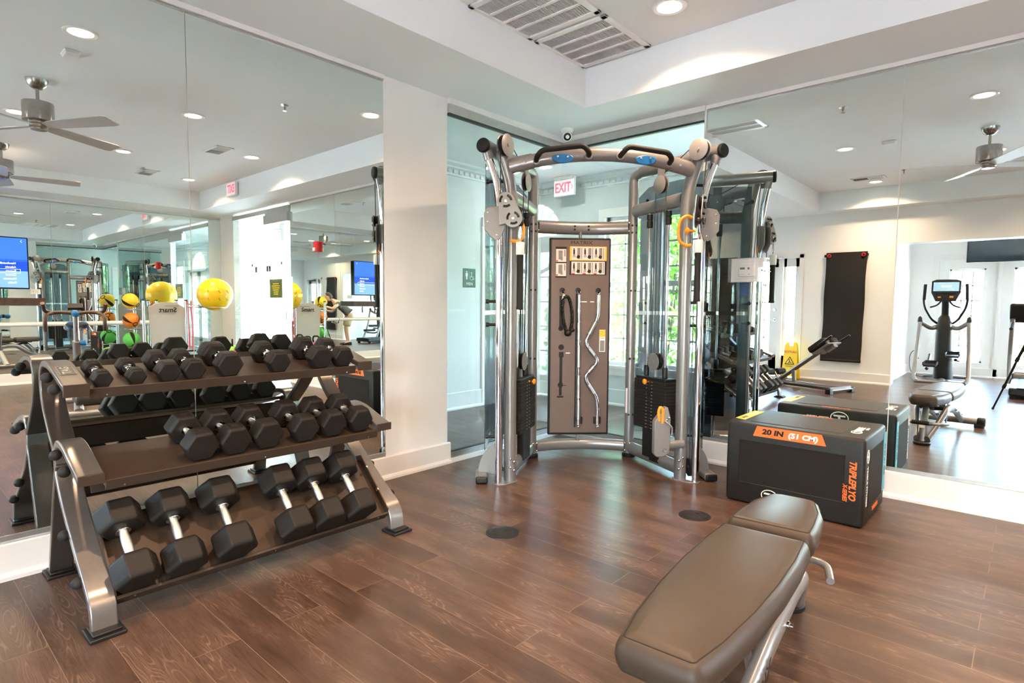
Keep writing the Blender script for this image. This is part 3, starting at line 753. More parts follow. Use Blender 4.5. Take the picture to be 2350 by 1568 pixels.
# trays
ya, yb = RY0+.088, RY1-.088
def tray(name, back, front, lip, under=.018):
    m = M(); b_, f_ = V((back[0], 0, back[1])), V((front[0], 0, front[1])); d = (f_-b_).normalized(); n = V((-d.z, 0, d.x)); n = n if n.z > 0 else -n
    P = [b_, f_, f_-n*under, b_-n*under]
    m.rings([[p+V((0, y, 0)) for p in P] for y in (ya, yb)])
    L = [f_-d*.0+n*lip, f_+d*.012+n*lip, f_+d*.012-n*.026, f_-n*.026]
    m.rings([[p+V((0, y, 0)) for p in L] for y in (ya, yb)])
    o = obj(name, m, 'tray_black', rack, bevel=.0015)
    return d, n
dT, nT = tray('top_tray', (.165, .930), (.498, .858), .016)
dM, nM = tray('middle_tray', (.37, .606), (.700, .530), .014)
dB, nB = tray('bottom_tray', (.535, .343), (.782, .100), .022)
obj('cross_panel', M().box((.452, (ya+yb)/2, .50), (.010, yb-ya, .135), (0, -.50, 0)), 'tray_black', rack)
obj('cross_panel', M().box((.13, (ya+yb)/2, .885), (.010, yb-ya, .09), (0, .35, 0)), 'tray_black', rack)
sc = M()
for zz, xx in ((.842, .513), (.513, .714), (.098, .797)):
    for k in range(3):
        yy = ya+.06+(yb-ya-.12)*k/2; sc.cyl((xx-.002, yy, zz), (xx+.001, yy, zz), .0035, 8)
objs('screw', sc, 'steel', rack)
sc = M()
for zz in (.285, .185):
    xx = .535+(.343-zz)*1.02; sc.cyl((xx+.02, yb-.004, zz+.035), (xx+.02, yb-.012, zz+.035), .009, 10)
objs('bolt', sc, 'steel', rack)
objs('gusset_plate', M().prism([(.50, .36), (.55, .375), (.80, .13), (.795, .09), (.76, .09)], (0, yb+.004, 0), (1, 0, 0), (0, 0, 1), .006).prism([(.50, .36), (.55, .375), (.80, .13), (.795, .09), (.76, .09)], (0, ya-.000, 0), (1, 0, 0), (0, 0, 1), .006), 'tray_black', rack, smooth=False)
# badges on both ends of the top tier
for y in (RY0+.043, RY1-.043):
    sl = math.atan2(.957-.880, .528-.235); X_ = V((-math.cos(sl), 0, math.sin(sl))); Y_ = V((0, -1, 0)); N_ = X_.cross(Y_)
    c = V((.365, y, .880+(.528-.365)*math.tan(sl)))+N_*.0142
    Rm = Matrix((X_, Y_, N_)).transposed()
    if y < -3:
        bd = obj('badge', M().box(c+N_*.0005, (.098, .054, .0022), Rm), 'black', rack)
        obj('badge_border', M().box(c+N_*.0015+Y_*.0265, (.098, .0014, .001), Rm).box(c+N_*.0015-Y_*.0265, (.098, .0014, .001), Rm).box(c+N_*.0015+X_*.0485, (.0014, .054, .001), Rm).box(c+N_*.0015-X_*.0485, (.0014, .054, .001), Rm), 'alum', bd, smooth=False)
        text('TAG', .043, bd, c+N_*.0018, X_, Y_, 'alum', .0004, xs=.92, bold=.0008)

# ---------------------------------------------------------------- hex dumbbells
_db = {}
def hex_mesh(c, L, s):
    # hexagonal rubber head along x with chamfered edges; c across corners, flat underneath
    m = M(); R = []
    for x, k in ((-L/2, .88), (-L/2+.010, .975), (-L/2+.020, 1.0), (L/2-.020, 1.0), (L/2-.010, .975), (L/2, .88)):
        R.append([(x, c/2*k*math.cos(PI/3*j), c/2*k*math.sin(PI/3*j)) for j in range(6)])
    m.rings(R)
    return m
def dumbbell(c, L, hl, loc, axis, nrm, label, group, weight=None, spin=0.0, wface=0):
    """c across corners, L head length, hl handle length between heads"""
    axis, nrm = V(axis).normalized(), V(nrm).normalized(); sd = nrm.cross(axis)
    t = bpy.data.objects.new('hex_dumbbell', None); COL.objects.link(t); t.empty_display_size = .05
    tag(t, label, 'dumbbell', group)
    mt = Matrix.Identity(4); base = V(loc)
    for i in range(3):
        mt[i][0] = axis[i]; mt[i][1] = sd[i]; mt[i][2] = nrm[i]; mt[i][3] = base[i]
    t.matrix_world = mt @ Matrix.Rotation(spin, 4, 'Z')
    key = (c, L, hl)
    hz = c*.433
    if key not in _db:
        hm = hex_mesh(c, L, 0)
        hd = M()
        r = .0135 if c < .11 else (.0155 if c < .15 else .0175)
        hd.lathe([(r*.86, -hl/2-.004), (r*.9, -hl/2+.012), (r*1.06, -hl*.16), (r*1.10, 0), (r*1.06, hl*.16), (r*.9, hl/2-.012), (r*.86, hl/2+.004)], n=20, axis=(1, 0, 0))
        cl = M()
        cl.lathe([(r*.9, -.006), (r*1.55, -.005), (r*1.62, .0), (r*1.55, .005), (r*.95, .007)], (0, 0, 0), 20, (1, 0, 0))
        _db[key] = (hm, hd, cl, {})
    hm, hd, cl, cache = _db[key]
    def inst(nm, mm, mtl, x, bev):
        k2 = nm
        if k2 in cache:
            o = bpy.data.objects.new(nm, cache[k2]); COL.objects.link(o)
            o.parent = t
        else:
            o = obj(nm, mm, mtl, t, ang=30); cache[k2] = o.data
        if bev:
            b = o.modifiers.new('bevel', 'BEVEL'); b.width = bev; b.segments = 2; b.limit_method = 'ANGLE'; b.angle_limit = math.radians(30)
        o.location = (x, 0, hz)
        return o
    heads = []
    for s in (-1, 1):
        heads.append(inst('head', hm, 'rubber', s*(hl/2+L/2), .0045))
    inst('handle', hd, 'knurl' if c > .14 else 'chrome', 0, 0); inst('collar', cl, 'chrome', hl/2-.005, 0); inst('collar', cl, 'chrome', -hl/2+.005, 0)
    if weight:
        # recessed number field on one side face of each head
        a = PI/3*wface+PI/6
        nn = V((0, math.cos(a), math.sin(a))); uu = V((1, 0, 0)); vv = nn.cross(uu)
        if wface == 1:
            uu, vv = V((0, -1, 0)), V((1, 0, 0))
        for hdn in heads:
            fl = L*.62; fw = c*.5*.72
            pm = M(); o_ = nn*(c*.433+.0003)
            du, dv = (fl, fw) if wface != 1 else (fw, fl)
            fr = M()
            Rm = Matrix((uu, vv, nn)).transposed()
            for q, sz in ((uu*(du/2), (.003, dv, .0016)), (-uu*(du/2), (.003, dv, .0016)), (vv*(dv/2), (du, .003, .0016)), (-vv*(dv/2), (du, .003, .0016))):
                fr.box(o_+q, sz, Rm)
            obj('number_frame', fr, 'rubber', hdn, bevel=.0006)
            text(weight, min(dv*.95, du*.62), hdn, o_, uu, vv, 'black_soft', .0009, xs=.95, name='number', bold=.001)
    return t
GT, GM, GB = 'small hex dumbbells on the top tray', 'medium hex dumbbells on the middle tray', 'large hex dumbbells on the bottom tray'
ORD = ['first', 'second', 'third', 'fourth', 'fifth', 'sixth', 'seventh', 'last']
def on_tray(front, d, n, x_face, y, c, L, hl, **k):
    # tray surface point under the front face at x_face, then back to the middle of the dumbbell
    f_ = V((front[0], 0, front[1])); s = (x_face-(n.x*c*.433)-f_.x)/d.x
    p = f_+d*s; p.y = y
    return p-d*(L+hl/2)
for k, (y, c, L, hl, w, wf) in enumerate([(-3.718, .082, .056, .092, '5', 1), (-3.595, .082, .056, .092, '5', 1), (-3.470, .106, .068, .100, None, 1), (-3.364, .106, .068, .100, '10', 1),
                                   (-3.206, .132, .074, .105, '15', 2), (-2.962, .124, .072, .105, '12', 1), (-2.730, .136, .076, .108, '20', 1), (-2.592, .126, .074, .108, None, 1)]):
    dumbbell(c, L, hl, on_tray((.498, .858), dT, nT, .481, y, c, L, hl), dT, nT, '%s small black hex dumbbell counted from the badged end of the top tier' % ORD[k], GT, w, 0, wf)
for k, (y, c, w, wf) in enumerate([(-3.414, .147, '30', 1), (-3.272, .147, '25', 1), (-3.122, .150, None, 1), (-2.936, .148, '30', 2), (-2.782, .148, None, 1), (-2.622, .146, '25', 2)]):
    L, hl = .085, .115
    lb = ORD[k] if k < 5 else 'last'
    dumbbell(c, L, hl, on_tray((.700, .530), dM, nM, .689, y, c, L, hl), dM, nM, '%s medium hex dumbbell counted from the empty end of the middle tier' % lb, GM, w, 0, wf)
for k, (y, c, w, wf, sp) in enumerate([(-3.712, .168, '50', 0, .03), (-3.535, .168, '50', 2, 0), (-3.338, .178, None, 0, 0), (-3.062, .178, None, 0, 0), (-2.898, .180, None, 0, 0), (-2.722, .182, None, 0, 0)]):
    L, hl = .108, .128
    lb = ORD[k] if k < 5 else 'last'
    fr = V((.782, 0, .100)); p = fr-dB*(L+hl/2+.002); p.y = y
    dumbbell(c, L, hl, p, dB, nB, '%s large hex dumbbell on the sloping bottom tier, counted from the badged end' % lb, GB, w, sp, wf)

# ================================================================== PLYO BOX
bx = thing('plyometric_box', 'black soft plyometric jump box with orange 20 IN label under the thermostat', 'jump box', (2.285, -.475, 0))
hw, hd_, H = .380, .288, .500
m = M(); N = 6; R = []
def bulge(u): return 1+.0*u
for z, k in ((.004, .985), (.02, 1.0), (.25, 1.004), (.48, 1.0), (.5, .985)):
    R.append([(x*hw*k/ hw, y*hd_*k/ hd_, z) for x, y in rrect(2*hw, 2*hd_, .022, 4)])
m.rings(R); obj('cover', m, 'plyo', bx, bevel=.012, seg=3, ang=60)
fy = -hd_-.0025
obj('front_panel', M().b2((-.300, fy, .132), (.282, fy+.003, .398)), 'plyo_panel', bx, bevel=.001)
obj('seam', M().tube([(-.300, fy, .132), (.282, fy, .132), (.282, fy, .398), (-.300, fy, .398)], .0018, 6, closed=True), 'black', bx)
obj('side_panel', M().b2((hw-.001, -.18, .092), (hw+.0028, .20, .418)), 'plyo_panel', bx, bevel=.001)
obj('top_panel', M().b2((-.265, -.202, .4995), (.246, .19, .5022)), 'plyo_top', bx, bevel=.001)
lb = obj('size_label', M().prism([(-.196, .4935), (.162, .4935), (.186, .431), (-.218, .431)], (0, fy-.0005, 0), (1, 0, 0), (0, 0, 1), .0012), 'orange_print', bx, smooth=False)
text('20 IN', .042, lb, (-.105, fy-.0022, .463), (1, 0, 0), (0, 0, 1), 'black', .0004, xs=1.25, shear=.12, bold=.0022)
text('(51 CM)', .040, lb, (.062, fy-.0022, .461), (1, 0, 0), (0, 0, 1), 'white_print', .0004, xs=1.18, shear=.12, bold=.0018)
text('TRIPLEPLYO', .047, bx, (.322, fy-.0006, .264), (0, 0, -1), (1, 0, 0), 'orange_print', .0006, xs=.87, shear=.28, bold=.0018)
text('X-SERIES', .030, bx, (.287, fy-.0006, .191), (0, 0, -1), (1, 0, 0), 'orange_print', .0006, xs=.83, shear=.28, bold=.0010)
def logo(par, org, u, v, s=1.0):
    u, v = V(u), V(v); o = V(org); n = u.cross(v)
    g = M(); g.tube([o+u*(.046*s*math.cos(t))+v*(.034*s*math.sin(t)) for t in [2*PI*k/28 for k in range(28)]], .0028*s, 6, closed=True)
    g.prism([(-.030*s, .016*s), (.034*s, .016*s), (.030*s, .006*s), (.008*s, .006*s), (.002*s, -.034*s), (-.010*s, -.030*s), (-.004*s, .006*s), (-.032*s, .006*s)], o, u, v, .0012)
    return obj('printed_logo', g, 'white_print', par, smooth=False)
logo(bx, (-.112, fy-.0006, .078), (1, 0, 0), (0, 0, 1), 1.0)
text('FITNESS', .026, bx, (.03, fy-.0006, .066), (1, 0, 0), (0, 0, 1), 'white_print', .0005, xs=1.2, bold=.001)
# top marks
yl = obj('size_label', M().prism([(-.377, -.157), (-.377, .187), (-.31, .185), (-.308, -.182)], (0, 0, .5008), (1, 0, 0), (0, 1, 0), .0008), 'yellow_print', bx, smooth=False)
text('30 IN', .036, yl, (-.342, -.09, .5020), (0, 1, 0), (-1, 0, 0), 'black', .0003, xs=1.05, bold=.0015)
text('(76 CM)', .034, yl, (-.342, .08, .5020), (0, 1, 0), (-1, 0, 0), 'white_print', .0003, xs=1.0, bold=.0013)
logo(bx, (.298, -.108, .5012), (0, 1, 0), (-1, 0, 0), .8)
text('TRIBLE', .050, bx, (.298, -.005, .5012), (0, 1, 0), (-1, 0, 0), 'white_print', .0006, xs=.9, bold=.002)
text('FITNESS', .018, bx, (.330, .03, .5012), (0, 1, 0), (-1, 0, 0), 'white_print', .0005, xs=1.0, bold=.0006)
text('TRIPLEPLYO', .034, bx, (0.005, .238, .5012), (1, 0, 0), (0, 1, 0), 'orange_print', .0005, xs=1.0, bold=.001)
# side marks
logo(bx, (hw+.0012, -.222, .395), (0, 0, -1), (0, 1, 0), .8)
text('TRIBLE FITNESS', .036, bx, (hw+.0012, -.222, .225), (0, 0, -1), (0, 1, 0), 'white_print', .0006, xs=.92, bold=.001)
text('TRIPLEPLYO', .034, bx, (hw+.0012, .02, .058), (0, 1, 0), (0, 0, 1), 'orange_print', .0006, xs=.9, shear=.2, bold=.001)
cl_ = obj('size_label', M().b2((hw-.001, .222, .10), (hw+.0035, .284, .455)), 'cyan_print', bx, smooth=False)
text('24 IN (61 CM)', .032, cl_, (hw+.0042, .253, .29), (0, 0, -1), (0, 1, 0), 'black', .0003, xs=1.0, bold=.001)
# back face marks, seen in the mirror
logo(bx, (.04, hd_+.0016, .44), (-1, 0, 0), (0, 0, 1), 1.2)
text('FITNESS', .030, bx, (-.10, hd_+.0016, .425), (-1, 0, 0), (0, 0, 1), 'white_print', .0005, xs=1.4, bold=.001)

# ================================================================== ADJUSTABLE BENCH (front right)
bn = thing('weight_bench', 'taupe padded adjustable weight bench on twin silver rails, facing the black jump box', 'weight bench', (2.662, -2.55, 0), math.radians(4))
def pad(outline, z0, z1, crown=.006):
    """padded cushion from a plan outline (list of x,y), soft edges"""
    m = M(); cx = sum(p[0] for p in outline)/len(outline); cyy = sum(p[1] for p in outline)/len(outline)
    def ring(k, z):
        out = []
        for i, p in enumerate(outline):
            a = V((p[0], p[1])); q = V((outline[i-1][0], outline[i-1][1])); r = V((outline[(i+1) % len(outline)][0], outline[(i+1) % len(outline)][1]))
            d = (r-q).normalized(); n = V((d.y, -d.x)); out.append((a.x-n.x*k, a.y-n.y*k, z))
        return out
    h = z1-z0
    for k, z in ((.030, z0), (.012, z0+.004), (.004, z0+.018), (.0, z0+h*.45), (.002, z0+h*.68), (.010, z1-.010), (.020, z1-.001), (.032, z1+crown*.35), (.060, z1+crown*.8)):
        m_r = ring(min(k, .030), z)
        if k > .03:
            q = 1-(k-.03)*5; m_r = [((p[0]-cx)*q+cx, (p[1]-cyy)*(1-(k-.03)*1.2)+cyy, p[2]) for p in m_r]
        if k == .030 and z == z0:
            R = [m_r]
        else:
            R.append(m_r)
    m.rings(R)
    return m
def dense(poly, r, seg=6, step=.05):
    P = fillet([(p[0], p[1], 0) for p in poly+[poly[0], poly[1]]], r, seg)[1:]
    # drop duplicates at the wrap
    out = []
    for p in P:
        if not out or (V((out[-1][0], out[-1][1]))-V((p.x, p.y))).length > .004:
            out.append((p.x, p.y))
    a = out[0]
    for i in range(len(out)-1, 3, -1):
        if (V(a)-V(out[i])).length < .03:
            out = out[:i]; break
    return out
def outline(rows, rnd0, rnd1, n=10):
    """rows: (y, halfwidth) from near to far; rounded ends"""
    right = []; y0, w0 = rows[0]; y1, w1 = rows[-1]
    for k in range(7):
        a = -PI/2+PI/2*k/6; right.append((w0-rnd0+rnd0*math.cos(a), y0+rnd0+rnd0*math.sin(a)))
    for y, w in rows[1:-1]:
        right.append((w, y))
    for k in range(7):
        a = PI/2*k/6; right.append((w1-rnd1+rnd1*math.cos(a), y1-rnd1+rnd1*math.sin(a)))
    left = [(-x, y) for x, y in reversed(right)]
    return right+left
PZ0, PZ1 = .352, .438
bp_ = outline([(-.660, .110), (-.52, .130), (-.33, .150), (-.13, .160), (.07, .160), (.262, .152)], .035, .03)
o = obj('back_pad', pad([(x, y) for x, y in bp_], PZ0, PZ1), 'vinyl', bn, ang=60)
def seam_ring(outl, inset, z, r=.0016):
    pts = []
    n = len(outl)
    for i, p in enumerate(outl):
        q, rr = V(outl[i-1]), V(outl[(i+1) % n]); d = (rr-q).normalized(); pts.append((p[0]-d.y*inset, p[1]+d.x*inset, z))
    return M().tube(pts, r, 6, closed=True)
obj('stitch_line', seam_ring([(x, y) for x, y in bp_], .021, PZ1-.0005), 'black_soft', o)
sp_ = outline([(.296, .150), (.42, .148), (.56, .136), (.722, .106)], .03, .06)
o = obj('seat_pad', pad([(x, y) for x, y in sp_], PZ0, PZ1+.004), 'vinyl', bn, ang=60)
obj('stitch_line', seam_ring([(x, y) for x, y in sp_], .021, PZ1+.0035), 'black_soft', o)
obj('pad_board', M().b2((-.07, -.60, .335), (.11, .20, .354)).b2((-.10, .30, .335), (.06, .58, .354)), 'black', bn, bevel=.006)
for s in (-1, 1):
    rail = fillet([(s*.04, .66, .045), (s*.06, .55, .10), (s*.112, .33, .275), (s*.112, .20, .285), (s*.108, -.10, .235), (s*.095, -.62, .070)], .09, 7)
    obj('side_rail', M().tube(rail, .024, 16, side=(1, 0, 0), ry=.038), 'silver', bn)
    text('MATRIX', .062, bn, (s*.1335, -.28, .178), (0, s*.953, s*.302), (0, -.302, .953), 'black', .0006, xs=1.15)
    bt = M().lathe([(.012, 0), (.012, .006), (.007, .008), (.007, .016), (0, .017)], (s*.134, .02, .25), 14, (s, 0, 0)); objs('bolt', bt, 'steel', bn)
obj('front_post', M().tube(fillet([(0, .64, .02), (-.005, .60, .18), (-.015, .47, .33)], .08), .030, 16, side=(1, 0, 0), ry=.040), 'silver', bn)
obj('warning_label', M().box((-.008, .640, .175), (.045, .003, .06), (.25, 0, 0)), 'white_print', bn)
obj('front_foot', M().lathe([(.062, 0), (.066, .006), (.066, .020), (.058, .030), (.030, .032)], (0, .655, 0), 28), 'black', bn)
lp_ = fillet([(-.165, .56, .19), (-.14, .70, .20), (.13, .70, .20), (.165, .56, .19)], .06)
obj('front_handle', M().tube(lp_, .0145, 12), 'silver', bn)
obj('handle_grip', M().tube([(-.075, .70, .20), (.055, .70, .20)], .0185, 14), 'black_soft', bn)
obj('rear_crossbar', M().tube([(-.245, -.645, .058), (.245, -.645, .058)], .034, 18), 'silver', bn)
for s in (-1, 1):
    obj('rear_foot', M().lathe([(.043, 0), (.046, .006), (.046, .058), (.040, .066), (0, .067)], (s*.222, -.645, .058), 22, (s, 0, 0)).b2((s*.20, -.685, 0), (s*.28, -.605, .04)), 'black', bn, bevel=.004)
obj('adjuster_arm', M().tube(fillet([(.0, -.20, .33), (.02, -.12, .20), (.01, .10, .20)], .04), .014, 12).box((.02, -.05, .27), (.05, .10, .012), (.8, 0, 0)), 'silver', bn)
obj('ladder_bracket', M().prism([(-.16, .33), (-.10, .34), (-.06, .20), (-.02, .10), (-.06, .08), (-.10, .17)], (.05, -.02, 0), (0, 1, 0), (0, 0, 1), .008), 'silver_flat', bn, bevel=.002)
obj('warning_label', M().b2((.0585, -.115, .225), (.0595, -.085, .27)), 'yellow_print', bn)
obj('seat_bracket', M().tube([(-.03, .45, .32), (-.01, .25, .275), (0, .05, .25)], .020, 12).lathe([(.055, .300), (.06, .315), (.06, .335), (.0, .336)], (-.018, .46, 0), 20), 'black', bn)
obj('pivot_bar', M().cyl((-.112, .22, .275), (.112, .22, .275), .018, 14), 'black', bn)

# ================================================================== FLOOR OUTLETS
for x, y, lb in ((1.247, -2.129, 'round black floor box cover in the plank floor, nearer the dumbbell rack'), (1.895, -1.183, 'round black floor box cover in the plank floor, nearer the jump box')):
    t = thing('floor_box_cover', lb, 'floor outlet cover', (x, y, 0), 0, 'round floor box covers')
    obj('ring', M().lathe([(.090, .0), (.089, .003), (.084, .0045), (.060, .005), (.058, .0035)], n=40), 'black', t)
    obj('lid', M().lathe([(.057, .0), (.057, .0042), (.054, .0050), (.0, .0052)], n=40), 'black_soft', t)
    obj('latch', M().b2((-.012, .03, .005), (.012, .038, .0062)), 'black_gloss', t)
# ================================================================== CABLE MACHINE in the corner
TO = V((.871-.0141, -.755-.0141, 0))
tr = thing('cable_machine', 'silver dual-stack cable crossover machine standing in the glass corner', 'cable machine', TO, PI/4)
S2 = (-1, 1)
def P(*pts, s=1):
    return [V((s*p[0], p[1], p[2])) for p in pts]
for s in S2:
    obj('front_post', M().tube(fillet(P((.600, -.315, .0), (.600, -.315, 2.0), (.672, -.335, 2.235), s=s), .16, 8), .041, 20, side=(1, 0, 0), ry=.050), 'silver', tr)
    obj('guide_rail', M().tube(fillet(P((.682, -.392, .008), (.682, -.392, 1.97), (.770, -.40, 2.22), s=s), .14, 8), .0245, 18), 'chrome', tr)
    obj('rail_sleeve', M().tube(P((.752, -.398, 2.165), (.774, -.402, 2.235), s=s), .032, 18), 'silver', tr)
    obj('rear_post', M().tube(fillet(P((.395, .312, .012), (.395, .312, 2.235), (.47, .20, 2.245), s=s), .06, 6), .039, 18), 'silver', tr)
    obj('top_tube', M().tube(P((.790, -.425, 2.248), (.44, .245, 2.248), s=s), .045, 22), 'silver', tr)
    d = (V((.790, -.425, 0))-V((.44, .245, 0))).normalized()
    obj('tube_cap', M().lathe([(.045, -.004), (.047, 0), (.047, .014), (.040, .022), (0, .024)], (s*.790, -.425, 2.248), 24, (s*d.x, d.y, 0)), 'black', tr)
    obj('mid_brace', M().tube(P((.40, .30, 1.955), (.595, -.27, 1.955), s=s), .050, 18, side=(0, 0, 1), ry=.034), 'silver', tr)
    obj('base_tube', M().tube(P((.40, .30, .075), (.595, -.28, .075), s=s), .050, 18, side=(0, 0, 1), ry=.036), 'silver', tr)
    obj('rear_foot', M().lathe([(.050, 0), (.054, .006), (.054, .024), (.042, .032)], (s*.395, .312, 0), 24), 'black', tr)
    pts = [(.545, -.35), (.56, -.27), (.64, -.26), (.70, -.33), (.715, -.41), (.69, -.435), (.64, -.43)]
    obj('base_plate', M().prism([(s*a, b) for a, b in (pts if s > 0 else pts[::-1])], (0, 0, 0), (1, 0, 0), (0, 1, 0), .008), 'silver', tr, bevel=.002)
    # outrigger fender with its rubber-ended foot
    arc = [(.655, .035), (.655, .275)]+[(.655+.165*math.sin(t), .045+.215*math.cos(t)) for t in [PI/2*k/10 for k in range(3, 11)]]
    obj('fender', M().prism([(s*a, b) for a, b in (arc if s < 0 else arc[::-1])], (0, -.275 if s > 0 else -.275, 0), (1, 0, 0), (0, 0, 1), .014), 'silver_flat', tr, bevel=.002)
    obj('fender_foot', M().box((s*.795, -.29, .030), (.085, .20, .052)), 'silver', tr, bevel=.018, seg=3)
    obj('foot_cap', M().box((s*.795, -.395, .029), (.082, .022, .048)), 'black', tr, bevel=.014, seg=3)
    obj('low_pulley', M().cyl((s*.655, -.32, .085), (s*.672, -.32, .085), .062, 24).cyl((s*.645, -.32, .085), (s*.682, -.32, .085), .015, 12), 'black', tr)
    # pulleys on top
    pa = V((s*.648, -.405, 2.257)); pn = V((s*.80, .60, 0)).normalized()
    c0 = M(); c0.lathe([(.062, -.017), (.066, -.012), (.052, 0), (.066, .012), (.062, .017)], pa, 28, pn); obj('top_pulley', c0, 'black', tr)
    c1 = M()
    for q in (-.020, .0195):
        c1.lathe([(.070, -.0015), (.072, 0), (.070, .0015)], pa+pn*q, 30, pn)
    c1.lathe([(.011, 0), (.009, .006), (0, .007)], pa-pn*.022, 10, -pn); c1.cyl(pa, V((s*.735, -.33, 2.25)), .013, 12)
    obj('pulley_plate', c1, 'silver_flat', tr)
    pi_ = V((s*.485, -.10, 2.085)); pn2 = V((s*.92, .39, 0)).normalized()
    c1 = M()
    for q in (-.016, .016):
        c1.lathe([(.064, -.0015), (.066, 0), (.064, .0015)], pi_+pn2*q, 28, pn2)
    c1.box(pi_+V((0, 0, .07)), (.008, .07, .12), Matrix((pn2, V((0, 0, 1)).cross(pn2), (0, 0, 1))).transposed())
    obj('pulley_plate', c1, 'silver_flat', tr)
    obj('inner_pulley', M().lathe([(.054, -.013), (.060, -.009), (.048, 0), (.060, .009), (.054, .013)], pi_, 26, pn2), 'black', tr)
    # weight stack
    sd = V((.256, -.63, 0)).normalized(); sd = V((s*sd.x, sd.y, 0)); sn = V((s*.926, .376, 0)); cst = V((s*.505, -.005, 0))
    Rm = Matrix((sd, V((0, 0, 1)).cross(sd), (0, 0, 1))).transposed()
    for k in range(15):
        z = .292+.0248*k
        obj('weight_plate', M().box(cst+V((0, 0, z+.012)), (.36, .115, .0232), Rm), 'black_soft', tr, bevel=.0025)
    nm = M(); face = -sn if (-sn).y < 0 else sn
    face = V((-s*.926, -.376, 0))
    for k in range(15):
        z = .292+.0248*k+.012
        nm.box(cst+face*.0578+sd*.03+V((0, 0, z)), (.016, .001, .006), Rm); nm.box(cst+face*.0578-sd*.03+V((0, 0, z)), (.016, .001, .006), Rm)
    obj('weight_numbers', nm, 'grey_print', tr, smooth=False)
    obj('stack_pedestal', M().box(cst+V((0, 0, .185)), (.16, .10, .215), Rm), 'black', tr, bevel=.004)
    obj('top_plate', M().box(cst+V((0, 0, .674)), (.34, .10, .022), Rm), 'black', tr, bevel=.004)
    for q in (-.105, .105):
        g = cst+sd*q
        obj('guide_rod', M().cyl(g+V((0, 0, .10)), g+V((0, 0, 1.93)), .0105, 14), 'chrome', tr)
        obj('rod_bumper', M().lathe([(.017, 0), (.021, .004), (.021, .075), (.018, .08)], g+V((0, 0, .685)), 16), 'black', tr)
        obj('rod_bumper', M().lathe([(.019, 0), (.024, .006), (.024, .05), (.019, .052), (.019, .062), (.024, .064), (.024, .10)], g+V((0, 0, 1.80)), 16), 'black', tr)
    pc = cst+V((0, 0, .80))
    obj('stack_pulley', M().lathe([(.052, -.02), (.062, -.016), (.046, -.008), (.060, 0), (.046, .008), (.062, .016), (.052, .02)], pc, 26, sn), 'black', tr)
    c1 = M()
    for q in (-.026, .026):
        c1.lathe([(.064, -.0018), (.066, 0), (.064, .0018)], pc+sn*q, 28, sn); c1.lathe([(.010, -.003), (.010, .003)], pc+sn*q*1.06, 10, sn)
    c1.cyl(pc-V((0, 0, .06)), pc-V((0, 0, .125)), .011, 10)
    obj('pulley_plate', c1, 'silver_flat', tr)
    # selector pin on its coiled lanyard
    kp = cst+face*.060+V((0, 0, .655)); kn = M()
    kn.lathe([(.007, 0), (.007, .03), (.019, .034), (.021, .044), (.015, .050), (.0, .052)], kp, 18, face)
    obj('selector_pin', kn, 'orange', tr)
    obj('pin_lanyard', M().tube(fillet([kp+face*.02, kp+face*.03+sd*.05+V((0, 0, .02)), kp+face*.025+sd*.035+V((0, 0, -.09)), kp+face*.02+sd*.005+V((0, 0, -.13)), kp+face*.015-sd*.01+V((0, 0, -.07))], .04, 5), .0045, 8), 'black', tr)
    # smoked shrouds, two sheets with a gap
    plan = []
    for k in range(9):
        t = k/8; a = V((.445, .345, 0)); b = V((.735, .29, 0)); c = V((.775, -.26, 0))
        p = a*(1-t)**2+b*2*t*(1-t)+c*t*t; plan.append(V((s*p.x, p.y, 0)))
    for z0, z1 in ((.20, 1.145), (1.175, 2.17)):
        m = M(); n = len(plan); A = []
        for i, p in enumerate(plan):
            q = plan[min(i+1, n-1)]-plan[max(i-1, 0)]; nn = V((q.y, -q.x, 0)).normalized()*.003
            A.append((p+nn, p-nn))
        zt = [z1]*n
        R_ = [[A[i][0]+V((0, 0, z0)), A[i][1]+V((0, 0, z0)), A[i][1]+V((0, 0, z1-(.10*max(0, 1-i/2.0)**2 if z1 > 2 else 0))), A[i][0]+V((0, 0, z1-(.10*max(0, 1-i/2.0)**2 if z1 > 2 else 0)))] for i in range(n)]
        m.rings(R_); obj('shroud_panel', m, 'smoked', tr, ang=60)
    for z in (.30, 1.08, 1.24, 2.05):
        p = plan[-1]
        obj('shroud_standoff', M().lathe([(.010, 0), (.010, .10), (.016, .103), (.016, .122), (0, .124)], V((s*.648, -.275, z)), 12, (s, .05, 0)), 'black', tr)
        p = plan[1]; obj('shroud_standoff', M().sphere((p.x, p.y+.01, z), .013, 12, 8), 'black', tr)
    # bolts and hole plugs on the posts
    bl = M(); hp = M()
    for z in (.055, .115):
        bl.sphere((s*.355, .285, z), .011, 10, 8); bl.sphere((s*.39, .272, z), .011, 10, 8); bl.sphere((s*.575, -.362, z+.03), .011, 10, 8); bl.sphere((s*.60, -.365, z+.05), .010, 10, 8)
    for z in (1.80, 1.865):
        bl.sphere((s*.358, .29, z), .010, 10, 8)
    for z in (.345, .795, 1.335, 1.79, 1.845):
        hp.sphere((s*.380, .2755, z), .0085, 10, 8, (1, .5, 1)); hp.sphere((s*.412, .2775, z), .0085, 10, 8, (1, .5, 1))
    objs('bolt', bl, 'steel', tr); objs('hole_plug', hp, 'black', tr)
    # carriage on the guide rail
    zc = 1.765 if s < 0 else 1.775
    cv = V((s*.682, -.392, zc)); cm = M()
    ol = [(.03, .10), (.03, -.05), (.0, -.115), (-.03, -.125), (-.06, -.10), (-.10, -.055), (-.105, .05), (-.085, .085), (-.03, .095)]
    for yy in (-.030, .022):
        cm.prism([(-s*a if s > 0 else a, b) for a, b in (ol[::-1] if s > 0 else ol)], cv+V((0, yy, 0)), (1, 0, 0), (0, 0, 1), .007)
